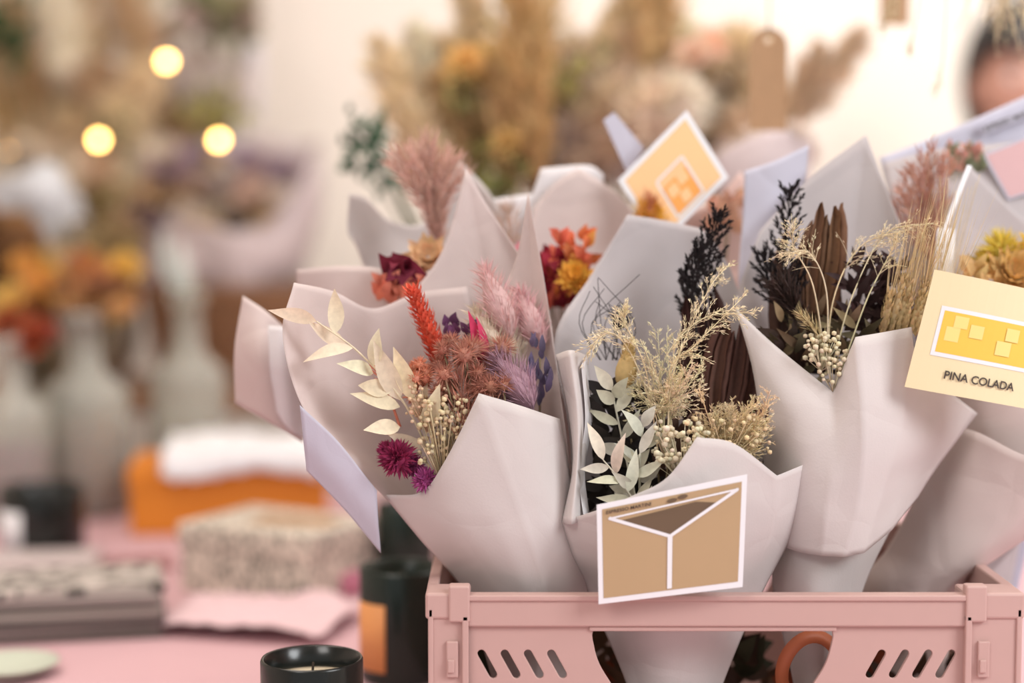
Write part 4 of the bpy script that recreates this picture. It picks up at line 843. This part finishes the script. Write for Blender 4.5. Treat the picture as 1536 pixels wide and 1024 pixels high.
# ================================================================= person at the back right
per=empty('person'); hx=pt(1526,90,1.78).x; hy=1.80; hz=1.425
M_SKIN=mat('skin',(196,148,130),.5,.04); M_HAIR=mat('black_hair',(22,20,20),.5,.2,80); M_SH=mat('black_shirt',(34,32,36),.8,.1); M_TR=mat('dark_trousers',(44,48,60),.8,.1)
J={}; E_=[]; VV=[]; RR=[]
def jv(n,x,y,z,r,par=None,ry=None):
    J[n]=len(VV); VV.append((hx+x,hy+y,z)); RR.append((r,ry or r)); 
    if par: E_.append((J[par],J[n]))
jv('pel',0,0,.83,.13,None,.10); jv('sp',0,0,.96,.115,'pel',.085); jv('ch',0,0,1.12,.13,'sp',.09); jv('nb',0,.01,1.23,.07,'ch'); jv('nk',0,0,1.29,.048,'nb'); jv('nt',0,-.005,1.36,.048,'nk')
for s,n in((-1,'l'),(1,'r')):
    jv(n+'s',s*.15,.01,1.195,.055,'ch'); jv(n+'sl',s*.185,.01,1.12,.05,n+'s'); jv(n+'e',s*.21,.0,.94,.037,n+'sl'); jv(n+'w',s*.20,-.10,.76,.026,n+'e'); jv(n+'h',s*.195,-.13,.70,.026,n+'w',.016)
    for q,(dx,l) in enumerate(((-.024,.055),(-.008,.068),(.008,.064),(.022,.05))):
        jv(n+'f%d'%q,s*.195+dx,-.15,.662,.0085,n+'h'); jv(n+'g%d'%q,s*.195+dx*1.1,-.16,.662-l*.55,.008,n+'f%d'%q); jv(n+'i%d'%q,s*.195+dx*1.1,-.152,.662-l,.0065,n+'g%d'%q)
    jv(n+'t0',s*.195-s*.034,-.15,.69,.010,n+'h'); jv(n+'t1',s*.195-s*.045,-.165,.66,.0085,n+'t0')
    jv(n+'hip',s*.09,0,.76,.085,'pel'); jv(n+'k',s*.10,-.005,.43,.055,n+'hip'); jv(n+'a',s*.10,.02,.09,.038,n+'k'); jv(n+'to',s*.11,-.13,.035,.033,n+'a',.03)
me=bpy.data.meshes.new('body'); me.from_pydata(VV,E_,[]); o=bpy.data.objects.new('body_tmp',me); link(o)
o.modifiers.new('skin','SKIN')
for i,sv in enumerate(me.skin_vertices[0].data): sv.radius=RR[i]; sv.use_root=(i==0)
o.modifiers.new('sub','SUBSURF').levels=2
bpy.context.view_layer.update()
bm=bpy.data.meshes.new_from_object(o.evaluated_get(bpy.context.evaluated_depsgraph_get())); bpy.data.objects.remove(o)
bm.materials.clear()
for m in(M_SKIN,M_SH,M_TR,M_BLK): bm.materials.append(m)
for p in bm.polygons:
    c=p.center; ax=abs(c.x-hx); p.use_smooth=True
    if c.z<.07: p.material_index=3
    elif ax>.155 and c.z<1.02: p.material_index=0
    elif c.z>1.275: p.material_index=0
    elif c.z<.87: p.material_index=2 if ax<.16 else 0
    else: p.material_index=1
link(bpy.data.objects.new('body',bm),per)
def head():
    n,m=36,28; vs=[];fs=[]; mb=MB()
    def pos(th,ph,k=1.0,hair=False):
        x=math.sin(ph)*math.sin(th); y=-math.sin(ph)*math.cos(th); z=math.cos(ph)
        sx,sy,sz=.076,.094,.115
        if z<0: sx*=1-.22*z*z; sy*=1-.12*z*z
        p=V((x*sx,y*sy,z*sz))
        if not hair and y<0:
            fr=math.exp(-(x/.16)**2)
            p.y-=.020*fr*math.exp(-((z+.16)/.13)**2)+.006*fr*math.exp(-((z+.02)/.15)**2)
            p.y-=.006*math.exp(-(x/.3)**2)*math.exp(-((z+.5)/.09)**2)
            for s in(-1,1): p.y+=.008*math.exp(-((x-s*.42)/.17)**2)*math.exp(-((z-.02)/.12)**2)
        return p*k
    H=V((hx,hy-.02,hz))
    for i in range(m+1):
        for j in range(n): vs.append(H+pos(2*math.pi*j/n,max(.01,min(3.13,math.pi*i/m))))
    for i in range(m):
        for j in range(n): fs.append((i*n+j,i*n+(j+1)%n,(i+1)*n+(j+1)%n,(i+1)*n+j))
    mb.add(vs,fs,mi=0)
    vs=[];fs=[]
    for i in range(m+1):
        for j in range(n):
            th=2*math.pi*j/n; front=math.cos(th); lim=1.22 if front>.35 else (1.45 if front>-.1 else 2.5)
            vs.append(H+V((0,0,.004))+pos(th,max(.01,lim*i/m),1.28+.06*noise.noise(V((j*.8,i*.1,0))),True))
    for i in range(m):
        for j in range(n): fs.append((i*n+j,i*n+(j+1)%n,(i+1)*n+(j+1)%n,(i+1)*n+j))
    mb.add(vs,fs,mi=1)
    for s in(-1,1):
        e=H+V((s*.031,-.079,.004)); mb.add([e+w*.0115 for w in ICO],ICF,mi=2); mb.add([e+V((0,-.007,0))+w*.0065 for w in ICO],ICF,mi=1)
        ea=H+V((s*.077,.0,-.01)); mb.add([ea+V((w.x*.008,w.y*.017,w.z*.03)) for w in ICO],ICF,mi=0)
        b=H+V((s*.031,-.092,.024)); mb.add([b+V((w.x*.018,w.y*.004,w.z*.003)) for w in ICO],ICF,mi=1)
    q=H+V((0,-.088,-.056)); mb.add([q+V((w.x*.024,w.y*.007,w.z*.007)) for w in ICO],ICF,mi=3)
    mb.obj('head',per,[M_SKIN,M_HAIR,M_WHT,mat('lips',(160,90,84),.4,.03)])
head()

# ================================================================= light
w=bpy.data.worlds.new('world'); sc.world=w; w.use_nodes=True; w.node_tree.nodes['Background'].inputs[0].default_value=(1,.98,.96,1); w.node_tree.nodes['Background'].inputs[1].default_value=.52
def area(name,loc,to,size,power,col,sy=None):
    l=bpy.data.lights.new(name,'AREA'); l.energy=power; l.size=size; l.color=col
    if sy: l.shape='RECTANGLE'; l.size_y=sy
    o=bpy.data.objects.new(name,l); link(o); o.location=loc; o.rotation_euler=(V(to)-V(loc)).to_track_quat('-Z','Y').to_euler(); return o
area('window_light',(1.7,-1.2,2.2),(.1,.2,.9),1.0,42,(.95,.98,1))
area('ceiling_fill',(-.6,.3,2.6),(-.3,.3,0),1.0,22,(1,.90,.78))  # added warm fill from above, no fixture modelled
area('ceiling_fill',(1.1,1.2,2.6),(1.0,2.2,1.0),1.2,42,(1,.97,.94))  # added fill aimed at the back wall to brighten its right side
area('ceiling_fill',(-.9,-1.5,2.5),(.1,0,.9),.8,17,(1,.96,.93))  # added soft fill from front left, not a room fixture
